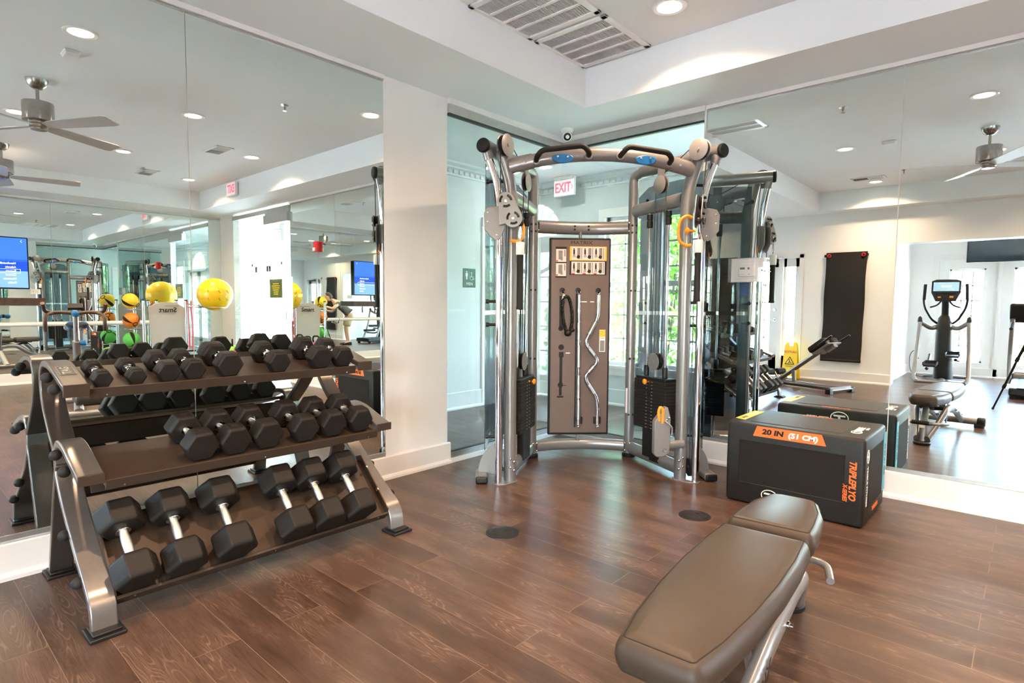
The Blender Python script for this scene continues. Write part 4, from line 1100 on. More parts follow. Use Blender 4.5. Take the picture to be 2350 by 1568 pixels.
    cm.cyl(cv+V((0, 0, -.06)), cv+V((0, 0, .09)), .033, 20)
    obj('carriage', cm, 'silver_flat', tr, bevel=.0015)
    cb = M()
    for a, b in ((-.08, .055), (-.08, -.005), (-.02, -.09)):
        cb.sphere(cv+V((-s*a, -.034, b)), .009, 10, 8, (1, .5, 1))
    objs('bolt', cb, 'steel', tr)
    # swivelling double pulley
    pv = cv+V((-s*.030, -.055, .03)); sw = .12 if s < 0 else 1.08
    dx = V((-s*math.cos(sw), -math.sin(sw), 0)); nn = V((math.sin(sw)*-s, math.cos(sw), 0)).normalized()
    if nn.y > 0:
        nn = -nn
    c_up = pv+dx*.008+V((0, 0, .094)); c_lo = pv+dx*.056+V((0, 0, -.016))
    body = []
    for ctr, r0, a0, a1 in ((c_up, .056, .25*PI-.35, 1.25*PI-.2), (c_lo, .061, 1.25*PI-.2, 2.25*PI-.35)):
        for k in range(13):
            a = a0+(a1-a0)*k/12; body.append(((ctr-pv).dot(dx)+r0*math.cos(a), ctr.z-pv.z+r0*math.sin(a)))
    body.insert(13, (-.035, -.065)); 
    w_ = dx.cross(V((0, 0, 1)))
    ordr = body if w_.dot(nn) > 0 else body
    pl = M()
    for q in (-.024, .018):
        pl.prism(ordr, pv+nn*q, dx, (0, 0, 1), .006)
    sw_o = obj('swivel_arm', pl, 'silver_flat', tr, bevel=.0015)
    sl = M()
    for ctr in (c_up, c_lo):
        for k in range(3):
            a0 = 2*PI*k/3+.35
            sl.torus(ctr+nn*.0245 if w_.dot(nn) > 0 else ctr+nn*.0245, .036, .0078, nn, 10, 6, a0, a0+1.25)
    obj('slot', sl, 'black', tr)
    bl = M()
    for ctr in (c_up, c_lo):
        bl.lathe([(.012, 0), (.010, .006), (0, .007)], ctr+nn*.024, 12, nn)
    objs('bolt', bl, 'steel', tr)
    obj('carriage_pulley', M().lathe([(.040, -.014), (.046, -.010), (.036, 0), (.046, .010), (.040, .014)], c_up, 24, nn).lathe([(.040, -.014), (.046, -.010), (.036, 0), (.046, .010), (.040, .014)], c_lo, 24, nn), 'black', tr)
    # orange release handle
    hc = cv+V((-s*.085, -.045, -.075)) if s < 0 else cv+V((-s*.125, -.06, -.06))
    if s < 0:
        hpath = [hc+V((0, 0, .09)), hc+V((.055, 0, .08)), hc+V((.075, 0, .02)), hc+V((.06, 0, -.045)), hc+V((.02, 0, -.06)), hc+V((-.015, 0, -.05))]
    else:
        hpath = [hc+V((.035, 0, .085)), hc+V((.0, 0, .10)), hc+V((-.045, 0, .075)), hc+V((-.06, 0, .0)), hc+V((-.05, 0, -.075)), hc+V((0, 0, -.10)), hc+V((.03, 0, -.092))]
    obj('release_handle', M().tube(fillet(hpath, .045, 6), .0105, 12), 'orange', tr)
    if s > 0:
        obj('release_knob', M().lathe([(.008, -.05), (.008, 0), (.020, .004), (.022, .014), (.014, .02), (0, .022)], hc+V((.01, 0, 0)), 16, (-1, -.3, 0)), 'orange', tr)
    # cable end: ball, snap hook and bar handle
    ce = c_lo+dx*.046+V((0, 0, -.03)) if s < 0 else c_lo+dx*.048+V((0, 0, -.02))
    obj('cable_ball', M().sphere(ce, .023, 18, 12), 'black', tr)
    hk = bpy.data.objects.new('bar_handle', None); COL.objects.link(hk); hk.empty_display_size = .03; hk.parent = tr; hk.location = ce
    ch = M(); ch.tube([V((.011*math.sin(t)*(1.0 if math.cos(t) < 0 else .75), 0, -.062+.042*math.cos(t))) for t in [2*PI*k/24 for k in range(24)]], .0032, 8, closed=True); ch.torus((0, 0, -.012), .009, .003, (0, 1, 0), 16, 6); ch.cyl((0, 0, -.100), (0, 0, -.125), .006, 10)
    obj('snap_hook', ch, 'chrome', hk)
    obj('collar', M().lathe([(.010, 0), (.027, -.004), (.028, -.010), (.028, -.082), (.025, -.086)], (0, 0, -.120), 22), 'white_plastic', hk)
    L_ = .34 if s < 0 else .30
    obj('grip', M().lathe([(.020, 0), (.021, -.01), (.0205, -L_+.01), (.024, -L_-.01), (.020, -L_-.016)], (0, 0, -.206), 18), 'black_soft', hk)
    # cables
    cb = M(); top = pa+V((0, 0, 0))
    fr = V((-pn.y, pn.x, 0)); fr = fr if fr.y < 0 else -fr
    cb.cyl(pa+fr*.056, c_up+dx*-.036, .0032, 8)
    bk = -fr
    cb.tube([pa+fr*.056, pa+fr*.04+V((0, 0, .04)), pa+V((0, 0, .057)), pa+bk*.03+V((0, 0, .048)), pi_+V((0, 0, .062))], .0032, 8)
    cb.cyl(pi_+sd*.058, cst+sd*.058+V((0, 0, .80)), .0032, 8); cb.cyl(pi_-sd*.058, cst-sd*.056+V((0, 0, .80)), .0032, 8)
    cb.cyl(cst+sd*.02+V((0, 0, 1.93)), cst+sd*.02+V((0, 0, .80)), .0032, 8); cb.cyl(cst-sd*.02+V((0, 0, 1.93)), cst-sd*.02+V((0, 0, .80)), .0032, 8)
    cb.tube(fillet([V((s*.66, -.33, .10)), V((s*.655, -.345, 1.5)), V((s*.72, -.34, 1.98)), V((s*.735, -.35, 2.18))], .2, 6), .0032, 8)
    cb.cyl(c_lo+dx*-.03+V((0, 0, -.05)), V((s*.66, -.37, .10)), .0032, 8)
    obj('cable', cb, 'cable', tr)
# cross members
arcp = [V((x, -.348-.045*(1-(x/.62)**2), 2.135+.080*(1-(x/.62)**2))) for x in [(-.62+1.24*k/24) for k in range(25)]]
obj('pull_up_beam', M().tube(arcp, .046, 20, side=(0, 0, 1), ry=.032), 'silver', tr)
slv = M()
for s in S2:
    e = [p for p in arcp if (p.x*s) > .44]; e = e if s > 0 else e
    slv.tube([p for p in e], .051, 20, side=(0, 0, 1), ry=.037)
objs('beam_sleeve', slv, 'silver', tr)
bb = M()
for s in S2:
    bb.lathe([(.012, 0), (.010, .008), (0, .009)], (s*.52, -.393, 2.155), 12, (0, -1, 0))
objs('bolt', bb, 'steel', tr)
for s in S2:
    g = fillet(P((.445, -.385, 2.165), (.445, -.455, 2.178), (.415, -.47, 2.215), (.145, -.49, 2.245), (.105, -.48, 2.20), (.105, -.405, 2.195), s=s), .045, 6)
    obj('pull_up_grip', M().tube(g, .0175, 16), 'black_soft', tr)
    fl = M(); fl.lathe([(.028, 0), (.026, .012), (.018, .014)], (s*.445, -.385, 2.165), 18, (0, -1, .12)).lathe([(.028, 0), (.026, .012), (.018, .014)], (s*.105, -.425, 2.195), 18, (0, -1, .12)); objs('grip_flange', fl, 'silver', tr)
    bpz = [(.070*math.cos(t), (.026 if math.sin(t) > 0 else .036)*math.sin(t)) for t in [2*PI*k/28 for k in range(28)]]
    o = obj('blue_plate', M().prism(bpz, (s*.275, -.4275, 2.178), (1, s*.06, 0), (0, 0, 1), .012), 'blue', tr, bevel=.004)
    bb = M(); bb.lathe([(.009, 0), (.007, .004), (0, .005)], (s*.275-.032, -.442, 2.185), 10, (0, -1, 0)).lathe([(.009, 0), (.007, .004), (0, .005)], (s*.275+.032, -.442, 2.185), 10, (0, -1, 0)); objs('bolt', bb, 'steel', o)
cbp = [V((x, .318+.075*(1-(x/.36)**2), 1.832)) for x in [(-.36+.72*k/16) for k in range(17)]]
obj('rear_beam', M().tube(cbp, .052, 18, side=(0, 0, 1), ry=.030), 'silver', tr)
cbp2 = [V((p.x, p.y, .085)) for p in cbp]
obj('lower_beam', M().tube(cbp2, .046, 18, side=(0, 0, 1), ry=.032), 'silver', tr)
bb = M()
for x in (-.055, .055):
    for z in (1.818, 1.845):
        bb.sphere((x-.005, .358, z), .008, 10, 8, (1, .5, 1))
objs('hole_plug', bb, 'black', tr)
# accessory board hung between the beams
py = .352
ab = obj('accessory_board', M().b2((-.262, py, .168), (.232, py+.035, 1.752)), 'black', tr, bevel=.008, seg=3)
obj('board_face', M().b2((-.246, py-.002, .186), (.218, py+.002, 1.736)), 'panel_brown', ab, bevel=.004)
obj('hanger_stub', M().cyl((-.012, .375, 1.74), (-.012, .375, 1.80), .014, 12).cyl((-.012, .375, .12), (-.012, .375, .175), .014, 12), 'silver', ab)
fy = py-.0024
text('MATRIX', .040, ab, (-.006, fy-.0004, 1.712), (1, 0, 0), (0, 0, 1), 'black', .0004, xs=1.22)
def chart(x0, x1, z0, z1, border, bars):
    o = obj('exercise_chart', M().b2((x0, fy-.0008, z0), (x1, fy+.001, z1)), border, ab, smooth=False)
    return o
ch1 = chart(-.213, -.125, 1.436, 1.680, 'black', None)
pm = M(); gm = M(); rm = M()
for z0 in (1.448, 1.560):
    pm.b2((-.210, fy-.0014, z0), (-.128, fy-.0006, z0+.102)); gm.b2((-.190, fy-.0019, z0+.02), (-.158, fy-.0012, z0+.09)).b2((-.144, fy-.0019, z0+.045), (-.135, fy-.0012, z0+.095)).b2((-.172, fy-.0021, z0+.012), (-.156, fy-.0012, z0+.036)); rm.b2((-.208, fy-.0019, z0+.002), (-.195, fy-.0012, z0+.014))
obj('chart_paper', pm, 'pale_print', ch1, smooth=False); obj('chart_figure', gm, 'grey_print', ch1, smooth=False); obj('chart_mark', rm, 'red_print', ch1, smooth=False)
for z0, z1, border in ((1.572, 1.684, 'yellow_print'), (1.458, 1.568, 'black')):
    c = chart(-.100, .196, z0, z1, border, None); pm = M(); gm = M(); rm = M(); bm_ = M()
    pm.b2((-.086, fy-.0014, z0+.006), (.182, fy-.0006, z1-.004))
    for k in range(3):
        x = -.080+.088*k
        gm.b2((x+.040, fy-.0019, z0+.014), (x+.064, fy-.0012, z1-.012)).b2((x+.072, fy-.0019, z0+.012), (x+.078, fy-.0012, z1-.010))
        bm_.sphere((x+.014, fy-.0014, z1-.020), .0055, 8, 6, (1, .2, 1)).box((x+.014, fy-.0016, z1-.043), (.013, .0012, .034)).box((x+.010, fy-.0016, z1-.072), (.004, .0012, .030), (0, .15, 0)).box((x+.019, fy-.0016, z1-.072), (.004, .0012, .030), (0, -.15, 0)).box((x+.048, fy-.0021, z0+.030), (.022, .0012, .024), (0, .5, 0))
        if border == 'black':
            rm.b2((x-.004, fy-.0019, z0+.006), (x+.022, fy-.0012, z0+.016))
    obj('chart_paper', pm, 'pale_print', c, smooth=False); obj('chart_print', gm, 'grey_print', c, smooth=False); obj('chart_figure', bm_, 'black_soft', c, smooth=False)
    if border == 'black':
        obj('chart_mark', rm, 'red_print', c, smooth=False)
nl = obj('notice_sticker', M().b2((.148, fy-.0008, .843), (.196, fy+.001, 1.022)), 'white_print', ab, bevel=.0005)
obj('notice_head', M().b2((.150, fy-.0014, .965), (.194, fy-.0005, 1.020)), 'yellow_print', nl, smooth=False)
obj('notice_field', M().b2((.154, fy-.0014, .848), (.190, fy-.0005, .935)), 'silver_flat', nl, smooth=False)
text('PUSH', .014, nl, (.172, fy-.0012, .953), (1, 0, 0), (0, 0, 1), 'black', .0003)
for x, z, w in ((.02, 1.245, .045), (.085, 1.245, .032), (-.105, .833, .034)):
    obj('name_strip', M().b2((x-w/2, fy-.0008, z-.004), (x+w/2, fy+.001, z+.004)), 'white_print', ab, smooth=False)
# printed silhouettes
si = M(); Yp = fy-.0009
def disc(x, z, r):
    si.prism([(r*math.cos(2*PI*k/20), r*math.sin(2*PI*k/20)) for k in range(20)], (x, Yp+.0014, z), (1, 0, 0), (0, 0, 1), .0014)
disc(-.160, .880, .023); si.b2((-.178, Yp, .800), (-.140, Yp+.0014, .842)); si.b2((-.172, Yp, .58), (-.149, Yp+.0014, .80)); disc(-.163, .575, .022); si.b2((-.145, Yp, .568), (-.120, Yp+.0014, .573)); si.b2((-.174, Yp, .49), (-.152, Yp+.0014, .56)); si.b2((-.190, Yp, .472), (-.138, Yp+.0014, .486))
si.b2((-.178, Yp, 1.02), (-.152, Yp+.0014, 1.29)); disc(-.165, 1.03, .020)
si.b2((-.048, Yp, .23), (-.036, Yp+.0014, 1.31))
obj('printed_silhouette', si, 'black', ab, smooth=False)
pg = M()
for x in (-.157, -.030, .132):
    pg.lathe([(.022, 0), (.022, .003), (.009, .005), (.008, .035), (.011, .037), (0, .040)], (x, fy, 1.335), 20, (0, -1, -.05))
obj('hanger_peg', pg, 'black', ab)
# what hangs there
def hang(name, label, cat):
    t = thing(name, label, cat, (0, 0, 0)); t.matrix_world = Matrix.Translation(TO) @ Matrix.Rotation(PI/4, 4, 'Z')
    return t
rp = hang('tricep_rope', 'black twisted tricep rope hanging from a peg of the brown board', 'rope attachment')
yy = fy-.030
ey = M(); ey.torus((-.155, yy+.004, 1.318), .013, .004, (0, 1, 0), 18, 8); ey.box((-.152, yy, 1.282), (.018, .016, .045), (0, .25, 0)); obj('steel_eye', ey, 'steel', rp)
def rope(path, r=.0125):
    m = M(); P_ = path
    for ph in range(3):
        q = []; n = len(P_)
        for i, p in enumerate(P_):
            d = (P_[min(i+1, n-1)]-P_[max(i-1, 0)]).normalized(); a = V((0, 1, 0)); b = d.cross(a).normalized(); a = b.cross(d)
            t = i*.62+2*PI*ph/3; q.append(p+(a*math.cos(t)+b*math.sin(t))*r*.55)
        m.tube(q, r*.62, 8)
    return m
def curve(pts, n):
    # Catmull-Rom through points
    P_ = [V(p) for p in pts]; P_ = [P_[0]*2-P_[1]]+P_+[P_[-1]*2-P_[-2]]; out = []
    for i in range(1, len(P_)-2):
        for k in range(n):
            t = k/n; a, b, c, d = P_[i-1:i+3]
            out.append(.5*((2*b)+(c-a)*t+(2*a-5*b+4*c-d)*t*t+(3*b-a-3*c+d)*t**3))
    out.append(P_[-2]); return out
obj('rope_strand', rope(curve([(-.152, yy, 1.275), (-.158, yy, 1.20), (-.152, yy, 1.12), (-.137, yy, 1.045), (-.120, yy, 1.0)], 14)), 'black', rp)
obj('rope_strand', rope(curve([(-.146, yy, 1.278), (-.118, yy, 1.285), (-.096, yy, 1.24), (-.080, yy, 1.16), (-.080, yy, 1.08), (-.090, yy, 1.025)], 14)), 'black', rp)
obj('rope_knob', M().sphere((-.113, yy-.004, .995), .030, 18, 12, (1, .85, .85)).sphere((-.078, yy, 1.018), .020, 14, 10, (1.1, .8, .8)), 'black', rp)
sb = hang('straight_bar', 'straight chrome lat bar hanging between the rope and the curl bar', 'bar attachment')
yb_ = fy-.028; k = M()
obj('bar_tube', M().cyl((-.026, yb_, 1.300), (-.018, yb_, .255), .0150, 18), 'chrome', sb)
obj('knurled_grip', M().cyl((-.0224, yb_, .90), (-.0210, yb_, .72), .0166, 18).cyl((-.0208, yb_, .655), (-.0195, yb_, .475), .0166, 18).cyl((-.0194, yb_, .46), (-.0182, yb_, .30), .0166, 18).cyl((-.0250, yb_, 1.08), (-.0228, yb_, .93), .0166, 18), 'knurl', sb)
obj('end_eye', M().torus((-.0265, yb_, 1.318), .011, .0045, (0, 1, 0), 16, 8).sphere((-.018, yb_, .240), .013, 12, 10), 'chrome', sb)
obj('end_clip', M().b2((-.050, yb_-.006, .262), (-.040, fy, .318)).b2((.006, yb_-.006, .262), (.014, fy, .318)), 'black', sb, bevel=.002)
zb = hang('curl_bar', 'wavy chrome curl bar hanging beside the push notice on the brown board', 'bar attachment')
ez = fillet([(.130, yb_, 1.300), (.130, yb_, 1.125), (.038, yb_, .945), (.038, yb_, .90), (.124, yb_, .79), (.124, yb_, .755), (.038, yb_, .66), (.038, yb_, .615), (.128, yb_, .475), (.136, yb_, .40), (.136, yb_, .255)], .06, 6)
obj('bar_tube', M().tube(ez, .0150, 16), 'chrome', zb)
def seg(a, b):
    a, b = V(a), V(b); return a, b
kn = M()
for a, b in (((.108, yb_, 1.082), (.060, yb_, .988)), ((.060, yb_, .872), (.102, yb_, .818)), ((.100, yb_, .728), (.060, yb_, .684)), ((.060, yb_, .581), (.105, yb_, .511))):
    kn.cyl(a, b, .0166, 16)
obj('knurled_grip', kn, 'knurl', zb)
obj('end_eye', M().torus((.130, yb_, 1.318), .011, .0045, (0, 1, 0), 16, 8).sphere((.136, yb_, .240), .013, 12, 10), 'chrome', zb)
obj('end_clip', M().b2((.108, yb_-.006, .262), (.117, fy, .318)).b2((.156, yb_-.006, .262), (.164, fy, .318)), 'black', zb, bevel=.002)
# low attachment bracket on the right front post
br = M()
br.tube(P((.60, -.36, .262), (.47, -.40, .262)), .030, 14, side=(0, 0, 1), ry=.022)
obj('bracket_arm', br, 'silver_flat', tr)
bxp = [(-.055, -.075), (-.040, -.095), (.010, -.095), (.050, -.070), (.055, -.02), (.055, .17), (.035, .245), (.02, .245), (-.05, .155), (-.055, .14)]
obj('bracket_box', M().prism(bxp[::-1], (.43, -.375, .285), (1, 0, 0), (0, 0, 1), .06), 'silver_flat', tr, bevel=.005)
obj('bracket_handle', M().tube(fillet([V((.44, -.445, .44)), V((.49, -.455, .40)), V((.49, -.455, .345))], .02), .006, 10), 'steel', tr)
obj('bracket_lever', M().tube(fillet([V((.408, -.43, .435)), V((.400, -.43, .50)), V((.412, -.43, .535)), V((.432, -.43, .515)), V((.430, -.43, .42))], .025, 5), .010, 12), 'orange', tr)
bb = M().sphere((.455, -.441, .445), .008, 10, 8).sphere((.47, -.441, .46), .008, 10, 8).torus((.445, -.438, .235), .012, .002, (0, 1, 0), 16, 6); objs('bolt', bb, 'steel', tr)
obj('serial_plate', M().box((.487, -.07, .078), (.005, .11, .045), (0, 0, .38)), 'black', tr)
obj('caution_strip', M().b2((.352, .2735, .36), (.368, .2745, .56)), 'pale_print', tr, smooth=False)
# oval maker's mark on the outside of the right-hand lower shroud
mc = V((.640, .205, .985)); mn = V((.86, .51, 0)).normalized(); mx_ = V((0, 0, 1)).cross(mn)
mk = obj('oval_mark', M().tube([mc+mn*.006+mx_*(.15*math.cos(t))+V((0, 0, .045*math.sin(t))) for t in [2*PI*k/40 for k in range(40)]], .0018, 6, closed=True), 'white_print', tr)
text('MATRIX', .055, tr, mc+mn*.006, mx_, (0, 0, 1), 'white_print', .0005, xs=1.15)
# ================================================================== ON THE WALLS
t = thing('thermostat_guard', 'clear locking plastic guard over a white thermostat mounted on the wall mirror', 'thermostat', (1.729, -.001, 1.482))
gw, gh, gd = .128, .0875, .062
obj('back_plate', M().b2((-gw, -.004, -gh), (gw, 0, gh)).b2((-.09, -.010, -.062), (.085, -.004, .062)), 'white_plastic', t, bevel=.003)
gm_ = M(); th = .003
gm_.b2((-gw, -gd, -gh), (gw, -gd+th, gh)).b2((-gw, -gd, -gh), (-gw+th, -.004, gh)).b2((gw-th, -gd, -gh), (gw, -.004, gh)).b2((-gw, -gd, gh-th), (gw, -.004, gh)).b2((-gw, -gd, -gh), (gw, -.004, -gh+th))
obj('guard_cover', gm_, 'clear_plastic', t, smooth=False)
o = obj('thermostat_body', M().prism(rrect(.115, .085, .012, 5), (-.005, -.004, -.004), (1, 0, 0), (0, 0, 1), .028), 'white_plastic', t, bevel=.004)
obj('display', M().b2((-.050, -.0335, .006), (-.015, -.0315, .021)), 'lcd', o, bevel=.001)
bt = M().lathe([(.0085, 0), (.0085, .002), (0, .003)], (.012, -.0318, .013), 16, (0, -1, 0)); bt.b2((.010, -.0335, -.032), (.024, -.0315, -.028)); obj('button', bt, 'grey_print', o)
bt = M()
for k in range(4):
    bt.b2((-.052+.010*k, -.0332, -.032), (-.049+.010*k, -.0315, -.028))
obj('button', bt, 'red_print', o)
vs = M()
for k in range(13):
    vs.b2((-.106, -gd-.0006, -.070+.0115*k), (-.101, -gd+.0006, -.066+.0115*k))
obj('vent_slot', vs, 'black', t, smooth=False)
obj('lock', M().lathe([(.007, 0), (.007, .006), (0, .007)], (gw-.010, -gd, -.005), 14, (0, -1, 0)).lathe([(.005, 0), (.005, .012), (0, .013)], (gw, -gd+.012, -.010), 12, (1, 0, 0)), 'steel', t)

t = thing('restroom_sign', 'dark green MEN restroom sign with wheelchair symbol on the hall wall', 'restroom sign', (HX, .385, 1.525))
obj('plate', M().b2((0, -.10, -.11), (.006, .10, .11)), 'sign_green', t, bevel=.003)
text('MEN', .048, t, (.0066, 0, -.070), (0, 1, 0), (0, 0, 1), 'white_print', .0005, xs=1.05)
pg = M()
def yz(poly, y, z):
    pg.prism(poly, (.006, y, z), (0, 1, 0), (0, 0, 1), .0012)
def dsc(y, z, r):
    yz([(r*math.cos(2*PI*k/16), r*math.sin(2*PI*k/16)) for k in range(16)], y, z)
dsc(-.045, .072, .009); yz([(-.017, .022), (.017, .022), (.017, -.018), (.010, -.018), (.009, -.055), (-.009, -.055), (-.010, -.018), (-.017, -.018)], -.045, .036)
dsc(.030, .060, .008); pg.tube([V((.0068, .030, .050)), V((.0068, .032, .015)), V((.0068, .055, .013)), V((.0068, .065, -.014)), V((.0068, .074, -.012))], .004, 6)
pg.torus((.0068, .035, .0), .023, .0032, (1, 0, 0), 20, 6, 1.3, 5.6); pg.b2((.006, -.0065, -.02), (.0072, -.0045, .08))
obj('pictogram', pg, 'white_print', t, smooth=False)

t = thing('door_poster', 'dark green printed notice taped to the frameless glass door', 'poster', (5.60, -.0085, 1.445))
obj('sheet', M().b2((-.21, -.0012, -.148), (.21, .0012, .148)), 'poster_green', t, smooth=False)
ln = M()
for k, (a, w) in enumerate(((0, .20), (0, .26), (0, .24), (0, .20), (0, .16), (0, .14))):
    ln.b2((-w/2, -.0018, .075-.032*k-.008), (w/2, -.0011, .075-.032*k+.004))
obj('printed_lines', ln, 'ball_yellow', t, smooth=False)

tv = thing('wall_television', 'flat television showing a bright blue settings list above the wooden shelf', 'television', (WD-.005, -3.38, 1.765))
obj('cabinet', M().b2((-.055, -.655, -.372), (-.012, .655, .372)).b2((-.012, -.2, -.2), (.005, .2, .2)), 'black_gloss', tv, bevel=.005)
sc_ = obj('screen', M().b2((-.0562, -.640, -.352), (-.0552, .640, .358)), 'tv_pale', tv, smooth=False)
obj('screen_band', M().b2((-.0568, -.640, .02), (-.0560, .640, .358)), 'tv_blue', sc_, smooth=False)
obj('screen_band', M().b2((-.0568, -.640, -.115), (-.0560, .640, .05)), 'tv_deep', sc_, smooth=False)
for k, w in enumerate(('Newfoundland', 'Atlantic', 'Eastern', 'Central', 'Mountain', 'Pacific')):
    text(w, .038, sc_, (-.0572, .51, -.005-.055*k), (0, -1, 0), (0, 0, 1), 'tv_white', .0002, 'LEFT', bold=.0008)
obj('highlight_frame', M().b2((-.0574, -.50, -.090), (-.0566, .56, -.086)).b2((-.0574, -.50, -.146), (-.0566, .56, -.142)).b2((-.0574, .556, -.146), (-.0566, .56, -.086)).b2((-.0574, -.50, -.146), (-.0566, -.496, -.086)), 'tv_white', sc_, smooth=False)
text('Select your time zone', .06, sc_, (-.0572, .35, .20), (0, -1, 0), (0, 0, 1), 'tv_white', .0002, 'LEFT') if False else None
obj('chevron', M().prism([(0, .02), (.016, 0), (0, -.02), (-.004, -.02), (.012, 0), (-.004, .02)], (-.0568, .585, .315), (0, -1, 0), (0, 0, 1), .0006), 'tv_white', sc_, smooth=False)

t = thing('wall_outlet', 'white double wall outlet on the mirror beside the television', 'wall outlet', (WD, -2.655, 1.36))
obj('plate', M().b2((-.007, -.060, -.037), (0, .060, .037)), 'white_plastic', t, bevel=.003)
rc = M()
for q in (-.024, .024):
    rc.b2((-.0085, q-.017, -.016), (-.0065, q+.017, .016))
obj('receptacle', rc, 'white_metal', t, bevel=.002)
rc = M()
for q in (-.024, .024):
    for a, b in ((-.006, .005), (.006, .005), (0, -.008)):
        rc.b2((-.0089, q+a-.0015, b-.004), (-.0083, q+a+.0015, b+.004))
obj('slot', rc, 'black', t, smooth=False)

t = thing('wall_shelf', 'long dark wooden floating shelf under the blue television', 'shelf', (WD, -3.58, 1.215))
obj('board', M().b2((-.26, -1.0, -.052), (0, 1.0, .050)), 'wood_dark', t, bevel=.004)
obj('bracket', M().b2((-.22, -.96, -.064), (0, .96, -.052)), 'alum', t, smooth=False)
obj('hook', M().tube(fillet([(-.24, .45, -.052), (-.24, .45, -.15), (-.235, .45, -.20)], .03), .012, 10), 'black', t)

t = thing('ballet_barre', 'long white ballet barre on brackets along the mirrored wall', 'ballet barre', (WD-.13, -2.9, .88))
obj('rail', M().cyl((0, -2.05, 0), (0, 2.05, 0), .031, 20), 'white_plastic', t)
for q in (-1.8, -.6, .6, 1.75):
    obj('bracket', M().tube(fillet([(0, q, -.03), (0, q, -.07), (.13, q, -.07)], .03), .012, 10).lathe([(.035, 0), (.03, -.01)], (.13, q, -.07), 16, (1, 0, 0)).torus((0, q, 0), .033, .006, (0, 1, 0), 18, 6), 'steel', t)

t = thing('fire_alarm_strobe', 'red fire alarm strobe on the mirror near the glass door', 'fire alarm', (4.33, -.001, 2.02))
obj('housing', M().b2((-.055, -.045, -.075), (.055, 0, .075)), 'red_plastic', t, bevel=.008)
obj('strobe_lens', M().b2((-.025, -.075, -.065), (.025, -.045, -.015)), 'white_plastic', t, bevel=.01)
obj('horn_grille', M().lathe([(.035, 0), (.032, .004), (0, .005)], (0, -.045, .03), 20, (0, -1, 0)), 'red_print', t)

t = thing('exercise_mat', 'long black exercise mat hung by two eyelets on the back wall', 'exercise mat', (1.015, LB+.01, 0))
mp_ = M(); R_ = []
for k in range(15):
    z = .338+(2.085-.338)*k/14; c = -.02+.028*(k/14); w = .290+.004*math.sin(k)
    yy = .028+.012*math.sin(k*.8)+(.022 if k < 2 else 0)
    if k == 14:
        z = 2.095
    R_.append([(c-w, yy, z), (c+w, yy, z), (c+w, yy+.010, z), (c-w, yy+.010, z)])
mp_.rings(R_); obj('mat_sheet', mp_, 'yoga_mat', t, ang=60)
obj('mat_roll', M().cyl((-.31, .045, .352), (.27, .045, .352), .027, 18), 'yoga_mat', t)
ey = M()
for x in (-.245, .245):
    ey.torus((x+.005, .046, 2.045), .022, .009, (0, 1, 0), 18, 8)
obj('eyelet', ey, 'red_plastic', t)
hk = M()
for x in (-.245, .245):
    hk.cyl((x+.005, -.005, 2.045), (x+.005, .07, 2.045), .008, 10); hk.box((x*1.18, .02, 2.045), (.05, .03, .04))
obj('wall_hook', hk, 'black', t)
t = thing('door_closer', 'small dark door closer box above the back door', 'door closer', (-.2, LB+.03, 2.0))  # door closer, box and folding arm
obj('body', M().b2((-.16, -.02, -.03), (.16, .03, .03)), 'black_gloss', t, bevel=.005); obj('arm', M().tube([(.1, .02, .03), (.28, .05, .05), (.05, .02, .06)], .008, 8), 'steel', t)

# ================================================================== FLOOR-STANDING, SEEN IN THE MIRRORS
t = thing('caution_sign', 'yellow folding CAUTION wet floor sign by the back door', 'wet floor sign', (.285, -6.06, 0))
for s in (1, -1):
    m = M(); a = .20
    pr = [(-.125, 0), (-.075, 0), (-.065, .05), (.065, .05), (.075, 0), (.125, 0), (.100, .575), (.075, .62), (.035, .62), (.035, .56), (-.035, .56), (-.035, .62), (-.075, .62), (-.100, .575)]
    Yv = V((0, -s*math.sin(.14), math.cos(.14)))
    m.prism(pr if s > 0 else pr, (0, s*.095-.006, 0), (1, 0, 0), Yv, .010)
    p = obj('panel', m, 'caution', t, bevel=.003)
    if s > 0:
        N_ = V((1, 0, 0)).cross(Yv); 
        o0 = V((0, .095, 0)); X_ = V((-1, 0, 0)); Nn = X_.cross(Yv)
        text('CAUTION', .052, p, o0+Yv*.46+Nn*.0075, X_, Yv, 'red_print', .0006, xs=.85, bold=.001)
        tri = M(); tri.prism([(0, .085), (.078, -.05), (-.078, -.05)], o0+Yv*.30+Nn*.006, X_, Yv, .0012); obj('warning_triangle', tri, 'black', p, smooth=False)
        tri = M(); tri.prism([(0, .062), (.058, -.038), (-.058, -.038)], o0+Yv*.30+Nn*.0072, X_, Yv, .0010); obj('warning_triangle', tri, 'caution', p, smooth=False)
        fg = M(); fg.sphere(o0+Yv*.325+Nn*.008+X_*.008, .010, 10, 8, (1, .3, 1)); fg.tube([o0+Yv*.315+Nn*.008+X_*.004, o0+Yv*.29+Nn*.008, o0+Yv*.27+Nn*.008+X_*.025], .006, 6); fg.tube([o0+Yv*.29+Nn*.008, o0+Yv*.275+Nn*.008-X_*.03], .006, 6); obj('pictogram', fg, 'black', p)
        text('CUIDADO', .030, p, o0+Yv*.215+Nn*.0075, X_, Yv, 'black', .0006, xs=.9)

